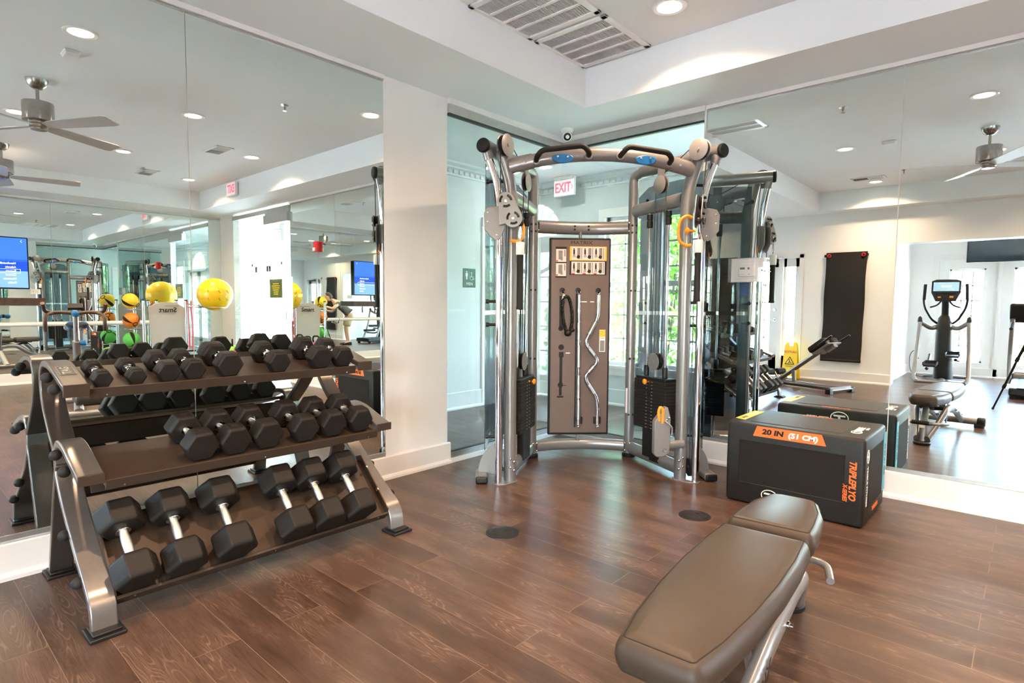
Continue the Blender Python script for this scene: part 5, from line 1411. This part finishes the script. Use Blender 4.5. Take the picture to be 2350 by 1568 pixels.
hb = thing('hyperextension_bench', 'angled back extension bench with black pads in front of the hanging mat', 'exercise bench', (0, 0, 0))
A = V((.30, -5.16, .055)); B = V((1.32, -4.80, .055)); ax = (B-A).normalized(); sx = V((-ax.y, ax.x, 0))
obj('base_beam', M().tube([A, B], .042, 4, side=(0, 0, 1)), 'grey_and_lit_leg', hb, bevel=.006, smooth=False)
for c, w in ((B, .24), (A, .20)):
    obj('foot_bar', M().tube([c-sx*w, c+sx*w], .042, 4, side=(0, 0, 1)), 'silver', hb, bevel=.006, smooth=False)
    for s in S2:
        obj('foot_cap', M().box(c+sx*s*(w+.012)+V((0, 0, -.018)), (.075, .075, .074), (0, 0, math.atan2(ax.y, ax.x))), 'black', hb, bevel=.006)
K = A+ax*.10+V((0, 0, .03)); T_ = A+ax*.78+V((0, 0, .53))
obj('incline_beam', M().tube([K, T_], .036, 4, side=(0, 0, 1)), 'grey_and_lit_leg', hb, bevel=.006, smooth=False)
pst = A+ax*.36; obj('support_post', M().tube([pst, K+(T_-K)*.36], .036, 4), 'grey_and_lit_leg', hb, bevel=.006, smooth=False)
td = (T_-K).normalized(); tn = V((0, 0, 1)); tn = (tn-td*tn.dot(td)).normalized()
for s in S2:
    Rm = Matrix((td, sx, tn)).transposed(); m = M()
    m.box(T_+td*.06+tn*.05+sx*s*.10, (.30, .14, .10), Rm); obj('thigh_pad', m, 'black_soft', hb, bevel=.035, seg=4)
    obj('handle', M().tube([T_+td*.10+tn*.02+sx*s*.19, T_+td*.36+tn*.02+sx*s*.21], .016, 12), 'black', hb)
obj('pad_bracket', M().box(T_+td*.08-tn*.015, (.30, .30, .02), Matrix((td, sx, tn)).transposed()).box(T_+td*.14-tn*.05, (.16, .08, .05), Matrix((td, sx, tn)).transposed()), 'silver', hb, bevel=.004)
for s in S2:
    obj('ankle_roller', M().cyl(K+tn*.14+sx*s*.04, K+tn*.14+sx*s*.22, .05, 18), 'black_soft', hb, bevel=.012)
obj('ankle_post', M().cyl(K, K+tn*.16, .016, 10).cyl(K+tn*.14-sx*.23, K+tn*.14+sx*.23, .012, 10), 'steel', hb)

# exercise ball storage rack
sr = thing('ball_storage_rack', 'silver ball storage rack with grey lettered board by the corner pillar', 'ball rack', (0, 0, 0))
for (x, y) in ((6.78, -1.52), (6.78, -.92), (7.22, -1.52), (7.22, -.92)):
    obj('post', M().cyl((x, y, .02), (x, y, 1.245), .022, 16), 'steel', sr)
    obj('post_cap', M().lathe([(.024, 0), (.024, .012), (.018, .018), (0, .019)], (x, y, 1.24), 16), 'black', sr)
obj('base_frame', M().tube([(6.78, -1.52, .04), (6.78, -.92, .04), (7.22, -.92, .04), (7.22, -1.52, .04)], .024, 12, closed=True), 'steel', sr)
bpr = [(-.21, 0), (.21, 0), (.26, .86), (.235, .875), (.16, .925), (.08, .945), (0, .95), (-.08, .945), (-.16, .925), (-.235, .875), (-.26, .86)]
o = obj('sign_board', M().prism([(-a, b) for a, b in bpr][::-1], (6.80, -1.19, .27), (0, -1, 0), (0, 0, 1), -.012), 'board_grey', sr, bevel=.002)
text('Smart', .105, o, (6.7995-.0125, -1.18, 1.095), (0, -1, 0), (0, 0, 1), 'black', .0008, xs=1.0, bold=.0015)
obj('overline', M().b2((6.7862, -1.22, 1.155), (6.7872, -1.03, 1.160)), 'black', o, smooth=False)
for z in (.20, .50, .80, 1.10):
    obj('ring_arm', M().tube([(7.06, -1.52, z), (7.06, -1.58, z)], .010, 8).torus((7.06, -1.61, z), .085, .006, (0, 0, 1), 20, 6).cyl((6.78, -1.52, z), (7.22, -1.52, z), .012, 10), 'steel', sr)
obj('top_ring', M().torus((6.45, -.60, 1.14), .17, .007, (0, 0, 1), 28, 6).tube([(6.62, -.60, 1.14), (6.78, -.92, 1.14)], .009, 8).tube([(6.62, -.66, 1.14), (6.78, -.92, 1.20)], .009, 8), 'steel', sr)
for k, y in enumerate((-.90,)):
    for q in (0, .05):
        b = thing('resistance_band', 'red resistance tube hanging from the ball rack post, %s' % ('outer one' if q else 'inner one'), 'resistance band', (6.755, y+q, 0), 0, 'red resistance tubes')
        obj('tube', M().tube(curve([(0, 0, .45), (-.005, .005, .8), (0, 0, 1.20), (.02, 0, 1.225), (.03, .0, 1.15), (.03, .02, .8), (.02, .02, .5)], 8), .005, 8), 'red_band', b)
        obj('grip', M().cyl((0, -.04, .44), (0, .05, .44), .014, 12), 'black_soft', b)
def big_ball(loc, r, label):
    t = thing('stability_ball', label, 'exercise ball', loc)
    m = M().sphere((0, 0, 0), r, 48, 32); obj('ball_skin', m, 'yellow_ball', t)
    rg = M()
    for q in (-.35, -.2, .2, .35):
        z = r*math.sin(q); rg.torus((0, 0, z), r*math.cos(q)-.0005, .0016, (0, 0, 1), 48, 6)
    obj('moulded_ring', rg, 'yellow_ball', t)
    pk = M()
    for a in (2.3, 2.8, 3.3, 3.9):
        for z in (-.3, .15):
            c = V((math.cos(a)*math.cos(z), math.sin(a)*math.cos(z), math.sin(z)))*(r+.0008)
            pk.sphere(c+V((0, 0, .018)), .006, 8, 6); pk.tube([c+V((0, 0, .010)), c+V((-.006, .012, -.010)), c+V((.0, .024, -.018))], .003, 6)
    obj('printed_figure', pk, 'black', t)
    return t
big_ball((6.45, -.60, 1.345), .262, 'large yellow stability ball resting in the ring of the ball rack')
def med_ball(loc, r, m_, label, tilt):
    t = thing('medicine_ball', label, 'medicine ball', loc, 0, 'medicine balls on the storage rack'); t.rotation_euler = tilt
    obj('ball_skin', M().sphere((0, 0, 0), r, 32, 20), m_, t)
    st = M()
    for k in range(3):
        a0 = 2*PI*k/3; R_ = []
        for i in range(17):
            th = .25+(PI-.5)*i/16; w = .20*math.sin(th)+.02
            ring_ = []
            for a, rr in ((a0-w, r+.0004), (a0, r+.0012), (a0+w, r+.0004), (a0, r-.003)):
                ring_.append((rr*math.sin(th)*math.cos(a), rr*math.sin(th)*math.sin(a), rr*math.cos(th)))
            R_.append(ring_)
        st.rings(R_)
    for s in S2:
        st.torus((0, 0, s*r*.968), r*.26, .006, (0, 0, 1), 24, 6)
    obj('grip_stripe', st, 'black_soft', t)
med_ball((7.06, -1.61, 1.235), .118, 'ball_yellow', 'yellow medicine ball with black stripes, top of the column', (.9, .5, .3))
med_ball((7.06, -1.61, .935), .118, 'ball_orange', 'orange medicine ball with black stripes, middle of the column', (.4, 1.0, .2))
med_ball((7.06, -1.61, .635), .118, 'ball_green', 'green medicine ball with black stripes, under the orange one', (.7, .2, 1.2))
med_ball((7.06, -1.61, .335), .118, 'lime', 'lime medicine ball with black stripes, bottom of the column', (.2, .8, .6))

# kettlebells on a low stand
ks = thing('kettlebell_stand', 'low black kettlebell stand between the glass door and the ball rack', 'weight stand', (5.65, -.62, 0))
obj('shelf', M().b2((-.55, -.18, .40), (.55, .18, .425)).b2((-.55, -.2, .12), (.55, .2, .145)), 'black', ks, bevel=.004)
for x in (-.52, .52):
    for y in (-.16, .16):
        obj('leg', M().b2((x-.02, y-.02, 0), (x+.02, y+.02, .41)), 'black', ks, bevel=.003)
def kettlebell(loc, r, m_, label):
    t = thing('kettlebell', label, 'kettlebell', loc, .4, 'kettlebells on the stand')
    obj('bell', M().lathe([(.55*r, 0), (.92*r, .25*r), (r, .8*r), (.9*r, 1.35*r), (.55*r, 1.75*r), (.3*r, 1.85*r), (0, 1.86*r)], n=28), m_, t)
    obj('handle', M().tube(fillet([(-.42*r, 0, 1.55*r), (-.78*r, 0, 2.2*r), (-.62*r, 0, 2.95*r), (.62*r, 0, 2.95*r), (.78*r, 0, 2.2*r), (.42*r, 0, 1.55*r)], .5*r, 5), .17*r, 12), 'black_soft', t)
for k, (m_, lb) in enumerate((('orange', 'orange kettlebell on the stand'), ('pink', 'pink kettlebell on the stand'), ('lime', 'lime green kettlebell on the stand'), ('teal', 'teal kettlebell on the stand'))):
    kettlebell((5.25+.27*k, -.62, .425), .078+.006*(k % 2), m_, lb)

# spin bike
bk = thing('spin_bike', 'silver spin bike with brown drop handlebars and blue adjusters', 'exercise bike', (4.55, -2.80, 0), math.atan2(.16, .75)+PI)
obj('front_foot', M().tube([(.52, -.26, .05), (.52, .26, .05)], .035, 14), 'silver', bk); obj('rear_foot', M().tube([(-.55, -.26, .05), (-.55, .26, .05)], .035, 14), 'silver', bk)
obj('main_frame', M().tube(fillet([(-.55, 0, .06), (-.25, 0, .30), (.05, 0, .28), (.52, 0, .07)], .12), .045, 14).tube([(-.20, 0, .28), (-.28, 0, .66)], .036, 12).tube([(.12, 0, .26), (.34, 0, .80)], .038, 12), 'silver', bk)
obj('flywheel', M().lathe([(.20, -.028), (.235, -.024), (.235, .024), (.20, .028), (.06, .02)], (.36, 0, .34), 36, (0, 1, 0)), 'black_gloss', bk)
obj('crank', M().cyl((-.02, -.07, .33), (-.02, .07, .33), .07, 20).tube([(-.02, -.09, .33), (.10, -.09, .22)], .012, 8).tube([(-.02, .09, .33), (-.14, .09, .44)], .012, 8), 'black', bk)
for s, c in ((-1, (.10, -.14, .22)), (1, (-.14, .14, .44))):
    obj('pedal', M().box(c, (.09, .09, .025)), 'black', bk, bevel=.004)
obj('seat_post', M().tube([(-.27, 0, .62), (-.31, 0, .88)], .022, 12).tube([(-.38, 0, .89), (-.22, 0, .89)], .02, 10), 'chrome', bk)
sd_ = M(); R_ = []
for x, w, z in ((-.47, .06, .975), (-.44, .105, .985), (-.36, .11, .985), (-.28, .07, .978), (-.20, .035, .975), (-.15, .022, .968)):
    R_.append([(x, w*math.cos(a), z-.03+.028*math.sin(a)) for a in [2*PI*k/14 for k in range(14)]])
sd_.rings(R_); obj('saddle', sd_, 'black_soft', bk)
obj('saddle_bumper', M().sphere((-.47, -.06, .945), .045, 14, 10).sphere((-.47, .06, .945), .045, 14, 10), 'blue', bk)
obj('handlebar_post', M().tube([(.33, 0, .78), (.38, 0, 1.06)], .024, 12), 'chrome', bk)
obj('clamp_knob', M().lathe([(.030, 0), (.034, .02), (.034, .05), (.02, .06), (0, .061)], (.395, 0, 1.085), 18, (1, 0, .2)).lathe([(.025, 0), (.03, .02), (.03, .05), (0, .06)], (.34, -.03, .78), 16, (0, -1, 0)).lathe([(.03, 0), (.033, .03), (.033, .07), (0, .08)], (.20, 0, .72), 16, (.6, 0, .6)), 'blue', bk)
hb_ = M()
for s in S2:
    hb_.tube(fillet([(.38, 0, 1.09), (.40, s*.10, 1.11), (.38, s*.20, 1.10), (.42, s*.25, 1.12), (.52, s*.26, 1.20)], .05), .019, 12)
    hb_.tube(fillet([(.38, s*.18, 1.10), (.44, s*.245, 1.08), (.47, s*.25, .98), (.40, s*.25, .92)], .05), .019, 12)
obj('handlebar', hb_, 'wood_dark', bk)
obj('console', M().box((.33, 0, 1.165), (.10, .13, .03), (0, .5, 0)), 'black', bk, bevel=.006)
obj('console_screen', M().box((.322, 0, 1.183), (.06, .09, .004), (0, .5, 0)), 'lcd', bk, smooth=False)

# elliptical in the cardio room
el = thing('elliptical_trainer', 'dark grey elliptical trainer with lit console in the cardio room', 'elliptical trainer', (2.24, -7.25, 0), math.radians(-2))
obj('base_rail', M().tube([(0, .42, .05), (0, -.75, .05)], .05, 14, side=(1, 0, 0), ry=.03).tube([(-.30, -.70, .04), (.30, -.70, .04)], .03, 12).tube([(-.32, .42, .05), (.32, .42, .05)], .03, 12), 'silver', el)
mz = M(); R_ = []
for z, w, d, y in ((.06, .13, .30, -.30), (.40, .12, .24, -.22), (.80, .115, .18, -.12), (1.05, .085, .13, -.08), (1.10, .05, .08, -.06)):
    R_.append([(w*q[0], y+d*q[1], z) for q in rrect(2, 2, .6, 4)])
mz.rings(R_); obj('drive_cover', mz, 'black', el)
obj('mast', M().tube([(0, -.06, 1.05), (0, .03, 1.40)], .05, 14, side=(1, 0, 0), ry=.035), 'black', el)
cn = obj('console', M().prism([(-.19, -.02), (-.13, -.16), (.13, -.16), (.19, -.02), (.19, .17), (.13, .195), (-.13, .195), (-.19, .17)][::-1], (0, .075, 1.48), (1, 0, 0), (0, -.22, .97), .05), 'black', el, bevel=.01)
U_ = V((0, -.22, .97)).normalized(); N_ = V((-1, 0, 0)).cross(U_)
def quadp(par, name, x0, x1, a, b, off, m_):
    o0 = V((0, .075, 1.48))+N_*off
    return obj(name, M().prism([(-x1, a), (-x0, a), (-x0, b), (-x1, b)], o0, (-1, 0, 0), U_, .002), m_, par, smooth=False)
scr = quadp(cn, 'console_screen', -.165, .165, .0, .145, .0005, 'screen_cyan')
for k in range(3):
    quadp(scr, 'screen_icon', -.06+.045*k, -.02+.045*k, .065, .09, .003, 'tv_white')
quadp(cn, 'reading_rack', -.13, .13, -.055, -.03, .0005, 'black_gloss'); quadp(cn, 'button', .05, .10, -.11, -.08, .0005, 'orange'); quadp(cn, 'button', -.10, -.06, -.11, -.09, .0005, 'orange')
for s in S2:
    obj('moving_handle', M().tube(fillet([(s*.10, -.05, .96), (s*.17, .0, 1.02), (s*.285, .10, 1.25), (s*.265, .13, 1.58)], .12), .017, 12), 'black', el)
    obj('handle_grip', M().tube([(s*.276, .116, 1.34), (s*.265, .13, 1.59)], .022, 12), 'black_soft', el)
    obj('fixed_handle', M().tube(fillet([(s*.05, .05, 1.33), (s*.10, .10, 1.25), (s*.19, .13, 1.22)], .05), .013, 10), 'black', el)
    obj('upper_link', M().tube(fillet([(s*.05, -.06, .93), (s*.17, -.02, .87), (s*.31, .10, .98)], .1), .035, 12), 'grey_and_lit_leg', el)
    obj('swing_arm', M().tube(fillet([(s*.315, .12, .98), (s*.335, .20, .50), (s*.35, .36, .10), (s*.30, .44, .05)], .10), .030, 12), 'silver', el)
    obj('arm_cap', M().sphere((s*.315, .11, 1.0), .045, 14, 10, (.8, .8, 1.7)), 'black', el)
    z = .30 if s < 0 else .46
    obj('foot_lever', M().tube(fillet([(s*.20, -.45, .42), (s*.20, 0, z-.09), (s*.18, .36, z-.05)], .1), .022, 12), 'black', el)
    pd = M(); pd.box((s*.14, .28, z), (.16, .36, .03)); pd.box((s*.14+.085, .28, z+.03), (.012, .36, .05)).box((s*.14-.085, .28, z+.03), (.012, .36, .05)).box((s*.14, .10, z+.035), (.16, .012, .06)); obj('pedal', pd, 'black_soft', el, bevel=.006)
cbk = M().tube(curve([(-.40, -.95, .30), (-.46, -.9, .45), (-.52, -.85, .35), (-.50, -.8, .12), (-.40, -.75, .02), (-.2, -.7, .012)], 8), .006, 6); obj('power_cord', cbk, 'black', el)

def treadmill(x, y, label):
    t = thing('treadmill', label, 'treadmill', (x, y, 0), 0, 'treadmills in the cardio room')
    obj('deck', M().b2((-.33, -.75, .05), (.33, .95, .155)), 'black', t, bevel=.02)
    obj('belt', M().b2((-.25, -.6, .150), (.25, .96, .160)), 'black_soft', t, bevel=.004)
    obj('motor_cover', M().b2((-.34, -.95, .04), (.34, -.55, .25)), 'grey_and_lit_leg', t, bevel=.05, seg=4)
    for s in S2:
        obj('upright', M().tube(fillet([(s*.36, -.55, .06), (s*.37, -.60, .55), (s*.36, -.42, 1.05)], .12), .032, 12), 'silver', t)
        obj('handrail', M().tube(fillet([(s*.36, -.44, 1.0), (s*.36, -.1, .95), (s*.36, .12, .92)], .1), .022, 12), 'black_soft', t)
        obj('foot', M().lathe([(.04, 0), (.04, .05)], (s*.28, .88, 0), 14), 'black', t)
    obj('console', M().box((0, -.50, 1.14), (.80, .07, .30), (-.35, 0, 0)), 'black', t, bevel=.03, seg=3)
    obj('console_screen', M().box((0, -.46, 1.16), (.42, .012, .20), (-.35, 0, 0)), 'screen_off', t, smooth=False)
treadmill(3.43, -6.75, 'treadmill beside the elliptical in the cardio room'); treadmill(4.55, -7.1, 'middle treadmill in the cardio room'); treadmill(5.6, -7.1, 'last treadmill in the row away from the elliptical')
t = thing('cardio_television', 'dark switched-off television hanging in front of the cardio room windows', 'television', (3.10, -8.02, 2.16))
obj('cabinet', M().b2((-.68, -.03, -.19), (.68, .02, .42)), 'black_gloss', t, bevel=.006); obj('screen', M().b2((-.66, .0195, -.17), (.66, .0215, .40)), 'screen_off', t, smooth=False); obj('ceiling_bracket', M().b2((-.05, -.06, .30), (.05, -.02, .46)), 'black', t, smooth=False)

# the photographer's tripod and camera, right behind the picture's viewpoint
tp = thing('camera_tripod', 'black camera tripod standing in the middle of the gym floor', 'tripod', (CAM.x+.045, CAM.y-.05, 0))
for a in (213, 333, 93):
    a = math.radians(a); d = V((math.cos(a), math.sin(a), 0))
    lg = obj('leg', M().cyl(d*.03+V((0, 0, 1.03)), d*.20+V((0, 0, .62)), .016, 12).cyl(d*.20+V((0, 0, .62)), d*.32+V((0, 0, .30)), .0125, 12).cyl(d*.32+V((0, 0, .30)), d*.43+V((0, 0, .02)), .010, 12), 'black_gloss', tp)
    obj('rubber_tip', M().sphere(d*.433+V((0, 0, .014)), .014, 12, 8), 'black_soft', lg)
    obj('leg_lock', M().cyl(d*.19+V((0, 0, .645)), d*.21+V((0, 0, .60)), .021, 12).cyl(d*.312+V((0, 0, .32)), d*.33+V((0, 0, .275)), .018, 12), 'black', lg)
obj('centre_column', M().cyl((0, 0, .78), (0, 0, 1.09), .013, 12).lathe([(.035, 1.0), (.04, 1.01), (.04, 1.05), (.03, 1.06)], n=18), 'black', tp)
obj('ball_head', M().sphere((0, 0, 1.115), .024, 16, 10).b2((-.03, -.03, 1.135), (.03, .03, 1.145)), 'red_plastic', tp)
ca = thing('photo_camera', 'black camera mounted on the tripod', 'camera', CAM)
ca.rotation_euler = (0, 0, yaw)
obj('body', M().b2((-.068, -.105, -.072), (.068, -.045, .028)).b2((-.025, -.10, .028), (.025, -.05, .050)), 'black_soft', ca, bevel=.008)
obj('lens', M().lathe([(.034, -.05), (.036, -.04), (.036, -.022), (.032, -.018), (.028, -.020), (.020, -.032), (0, -.034)], (0, 0, 0), 24, (0, 1, 0)), 'black', ca)
# ================================================================== THE PERSON BEHIND THE CAMERA
def skin(name, verts, edges, radii, material, parent, root=0, sub=2):
    me = bpy.data.meshes.new(name); me.from_pydata([tuple(v) for v in verts], edges, []); me.update()
    o = bpy.data.objects.new(name, me); COL.objects.link(o); o.parent = parent
    me.materials.append(MATS[material])
    k = o.modifiers.new('skin', 'SKIN'); k.use_smooth_shade = True
    for i, r in enumerate(radii):
        r = r if isinstance(r, tuple) else (r, r)
        me.skin_vertices[0].data[i].radius = r; me.skin_vertices[0].data[i].use_root = (i == root)
    if sub:
        s = o.modifiers.new('sub', 'SUBSURF'); s.levels = sub; s.render_levels = sub
    return o
PX, PY = 3.62, -5.16
pe = thing('person', 'person in grey t-shirt and khaki shorts bending forward to the tripod camera', 'person', (PX, PY, 0), math.atan2(PX-CAM.x, CAM.y-PY))
Vx = [(0, -.06, .93), (0, .05, 1.04), (0, .20, 1.16), (0, .32, 1.245), (0, .40, 1.30), (0, .455, 1.345),          # 0-5 torso, neck, head base
      (.17, .28, 1.20), (.215, .44, 1.06), (.10, .66, 1.13), (.065, .715, 1.155),                                   # 6-9 right arm
      (-.17, .28, 1.20), (-.225, .38, .97), (-.16, .56, 1.00), (-.145, .61, 1.02),                                  # 10-13 left arm
      (.095, -.06, .87), (.11, .02, .49), (.11, -.04, .09), (.12, .05, .045), (.125, .12, .035),                   # 14-18 right leg
      (-.095, -.06, .87), (-.11, .03, .49), (-.11, -.03, .09), (-.12, .06, .045), (-.125, .13, .035)]              # 19-23 left leg
Ex = [(0, 1), (1, 2), (2, 3), (3, 4), (4, 5), (3, 6), (6, 7), (7, 8), (8, 9), (3, 10), (10, 11), (11, 12), (12, 13),
      (0, 14), (14, 15), (15, 16), (16, 17), (17, 18), (0, 19), (19, 20), (20, 21), (21, 22), (22, 23)]
Rx = [(.15, .115), (.14, .105), (.155, .11), (.12, .09), .055, .052, .062, .043, .031, .028, .062, .043, .031, .028,
      .088, .058, .038, .038, .028, .088, .058, .038, .038, .028]
skin('body', Vx, Ex, Rx, 'skin', pe)
hc = V((0, .525, 1.40)); fdir = V((0, .86, -.51)); ups = V((0, .51, .86))
hm = M(); R_ = []
for k in range(13):
    t = PI*k/12; z = -math.cos(t)*.125; w = max(.004, math.sin(t)**.8)*(.076 if z > -.03 else .076-.22*(-.03-z)); dd = max(.004, math.sin(t)**.8)*(.098 if z > -.03 else .098-.20*(-.03-z))
    R_.append([hc+ups*z+V((1, 0, 0))*w*math.cos(a)+fdir*(dd*math.sin(a)+.012*(z < -.03)) for a in [2*PI*j/20 for j in range(20)]])
hm.rings(R_); obj('head', hm, 'skin', pe, ang=80)
ft = M(); ft.rings([[hc+ups*z+fdir*(.088+d)+V((1, 0, 0))*x for x, d in ((-w, 0), (0, p), (w, 0))] for z, w, p in ((.022, .008, .008), (-.020, .016, .030), (-.032, .018, .012))])
for s in S2:
    ft.sphere(hc+V((s*.078, 0, 0))-ups*.008, .026, 12, 8, (.35, .7, 1.1))
obj('face_features', ft, 'skin', pe)
ey = M()
for s in S2:
    ey.sphere(hc+V((s*.031, 0, 0))+ups*.012+fdir*.084, .010, 10, 8)
ey.box(hc-ups*.058+fdir*.090, (.045, .006, .006)); obj('eyes_mouth', ey, 'hair_brown', pe)
hr = M(); R_ = []
for k in range(9):
    t = PI*(.30+.70*k/8); z = -math.cos(t)*.134
    R_.append([hc+ups*(z+.004)+V((1, 0, 0))*.083*math.sin(t)*math.cos(a)+fdir*((.104*math.sin(t))*math.sin(a)-.016-(.03 if k < 4 and math.sin(a) > 0 else 0)) for a in [2*PI*j/20 for j in range(20)]])
hr.rings(R_); obj('hair', hr, 'hair_brown', pe, ang=80)
skin('t_shirt', [(0, -.03, .96), (0, .05, 1.04), (0, .20, 1.16), (0, .33, 1.25), (.15, .28, 1.205), (.20, .37, 1.12), (-.15, .28, 1.205), (-.205, .33, 1.09)],
     [(0, 1), (1, 2), (2, 3), (3, 4), (4, 5), (3, 6), (6, 7)], [(.170, .135), (.160, .125), (.175, .128), (.125, .095), .080, .066, .080, .066], 'shirt_grey', pe, 1)
skin('shorts', [(0, -.05, .97), (0, -.06, .90), (.10, -.05, .80), (.115, .02, .52), (-.10, -.05, .80), (-.115, .03, .52)],
     [(0, 1), (1, 2), (2, 3), (1, 4), (4, 5)], [(.172, .135), (.175, .14), .115, .098, .115, .098], 'khaki', pe, 0)
for s in S2:
    sh = M(); R_ = []
    yo = .0 if s > 0 else .01
    for y, w, h in ((-.10, .034, .075), (-.06, .040, .095), (.0, .042, .085), (.09, .048, .06), (.155, .042, .045), (.185, .022, .03)):
        R_.append([(s*.12+w*q[0], y+yo, h*.5+h*.5*q[1]) for q in rrect(2, 2, .7, 4)])
    sh.rings(R_); obj('shoe', sh, 'black_soft', pe)
# hands: palm and five fingers, closed round the camera side / hanging half curled
for s, wr, d, palmn in ((1, V((.065, .715, 1.155)), V((-.45, .85, .28)), V((-.8, -.3, .2))), (-1, V((-.145, .61, 1.02)), V((.35, .9, .22)), V((.8, -.3, -.2)))):
    d = d.normalized(); n = (palmn-d*palmn.dot(d)).normalized(); sdv = d.cross(n)
    hv = [wr, wr+d*.05, wr+d*.09]; he = [(0, 1), (1, 2)]; hrad = [(.026, .018), (.036, .016), (.036, .014)]
    skin('hand', hv, he, hrad, 'skin', pe, 0)
    for k, (off, L) in enumerate(((-.028, .066), (-.010, .074), (.010, .070), (.027, .056))):
        b = wr+d*.078+sdv*off; p1 = b+d*L*.45+n*.006; p2 = p1+(d*.75+n*.65)*L*.32; p3 = p2+(d*.35+n*.95)*L*.28
        skin('finger', [b, p1, p2, p3], [(0, 1), (1, 2), (2, 3)], [.0088, .0085, .008, .0065], 'skin', pe, 0, 1)
    b = wr+d*.03-sdv*.030; p1 = b-sdv*.022+d*.026+n*.012; p2 = p1+d*.030+n*.014
    skin('thumb', [b, p1, p2], [(0, 1), (1, 2)], [.012, .010, .0075], 'skin', pe, 0, 1)

# ================================================================== GARDEN OUTSIDE THE HALL WINDOWS
def leaf_mat(name, c1, c2):
    m, t, o = node_mat(name)
    tc = t.nodes.new('ShaderNodeTexCoord'); nz = t.nodes.new('ShaderNodeTexNoise'); nz.inputs['Scale'].default_value = 5
    rp = t.nodes.new('ShaderNodeValToRGB'); rp.color_ramp.elements[0].color = (*c1, 1); rp.color_ramp.elements[1].color = (*c2, 1)
    rp.color_ramp.elements[0].position = .35; rp.color_ramp.elements[1].position = .65
    t.links.new(tc.outputs['Object'], nz.inputs['Vector']); t.links.new(nz.outputs['Fac'], rp.inputs['Fac'])
    df = t.nodes.new('ShaderNodeBsdfDiffuse'); tl = t.nodes.new('ShaderNodeBsdfTranslucent'); mx = t.nodes.new('ShaderNodeMixShader'); mx.inputs[0].default_value = .45
    t.links.new(rp.outputs[0], df.inputs[0]); t.links.new(rp.outputs[0], tl.inputs[0]); t.links.new(df.outputs[0], mx.inputs[1]); t.links.new(tl.outputs[0], mx.inputs[2]); t.links.new(mx.outputs[0], o.inputs[0])
leaf_mat('leaf', (.07, .24, .03), (.32, .52, .10)); leaf_mat('leaf_dark', (.035, .14, .02), (.16, .34, .06))
def shrub(x, y, h, w, n, m_, label, seed, base=0.0, lf=.075):
    rnd = random.Random(seed)
    t = thing('garden_shrub', label, 'shrub', (x, y, -.08), 0, 'shrubs outside the hall windows')
    st = M()
    for k in range(4):
        a = rnd.uniform(0, 6.28); st.tube([(0, 0, 0), (.1*math.cos(a), .1*math.sin(a), h*.3), (w*.5*math.cos(a), w*.5*math.sin(a), h*.8)], .025, 7, rs=[1, .8, .3])
    obj('stem', st, 'bark', t)
    m = M()
    for k in range(n):
        z = base+(h-base)*rnd.random()**.85; rr = w*(1-.55*(z/h)**3)*math.sqrt(rnd.random()); a = rnd.uniform(0, 6.283)
        c = V((rr*math.cos(a), rr*math.sin(a), z)); R_ = Euler((rnd.uniform(-1.2, 1.2), rnd.uniform(-1.2, 1.2), rnd.uniform(0, 6.28))).to_matrix()
        l = lf*rnd.uniform(.6, 1.3); q = l*.38
        m.add([c+R_ @ V(p) for p in ((-l, 0, 0), (-.2*l, -q, .12*l), (l, 0, -.1*l), (-.2*l, q, .12*l))], [(0, 1, 2, 3)])
    obj('foliage', m, m_, t, smooth=False)
shrub(-1.9, 3.2, 2.7, .62, 1500, 'leaf', 'tall light green shrub outside the hall corner', 1)
shrub(-.55, 3.1, 3.1, .62, 1900, 'leaf', 'light green shrub behind the first hall window', 2)
shrub(.75, 3.6, 3.2, .62, 1900, 'leaf_dark', 'darker green shrub behind the second hall window', 3)
shrub(2.1, 3.3, 2.8, .62, 1500, 'leaf', 'light green shrub outside the arched hall door', 4)
shrub(-3.2, 5.6, 4.2, 1.1, 2200, 'leaf_dark', 'tall dark tree-like shrub far outside the hall corner', 5, .8, .11)
shrub(.1, 6.0, 4.6, 1.1, 2200, 'leaf', 'tall pale shrub far behind the hall windows', 6, .8, .12)
shrub(3.2, 5.6, 4.0, 1.1, 2000, 'leaf_dark', 'dark shrub beyond the arched hall door', 8, .6, .11)
shrub(9.0, 4.2, 2.4, .9, 1500, 'leaf', 'green shrub outside the far white hall door', 9)
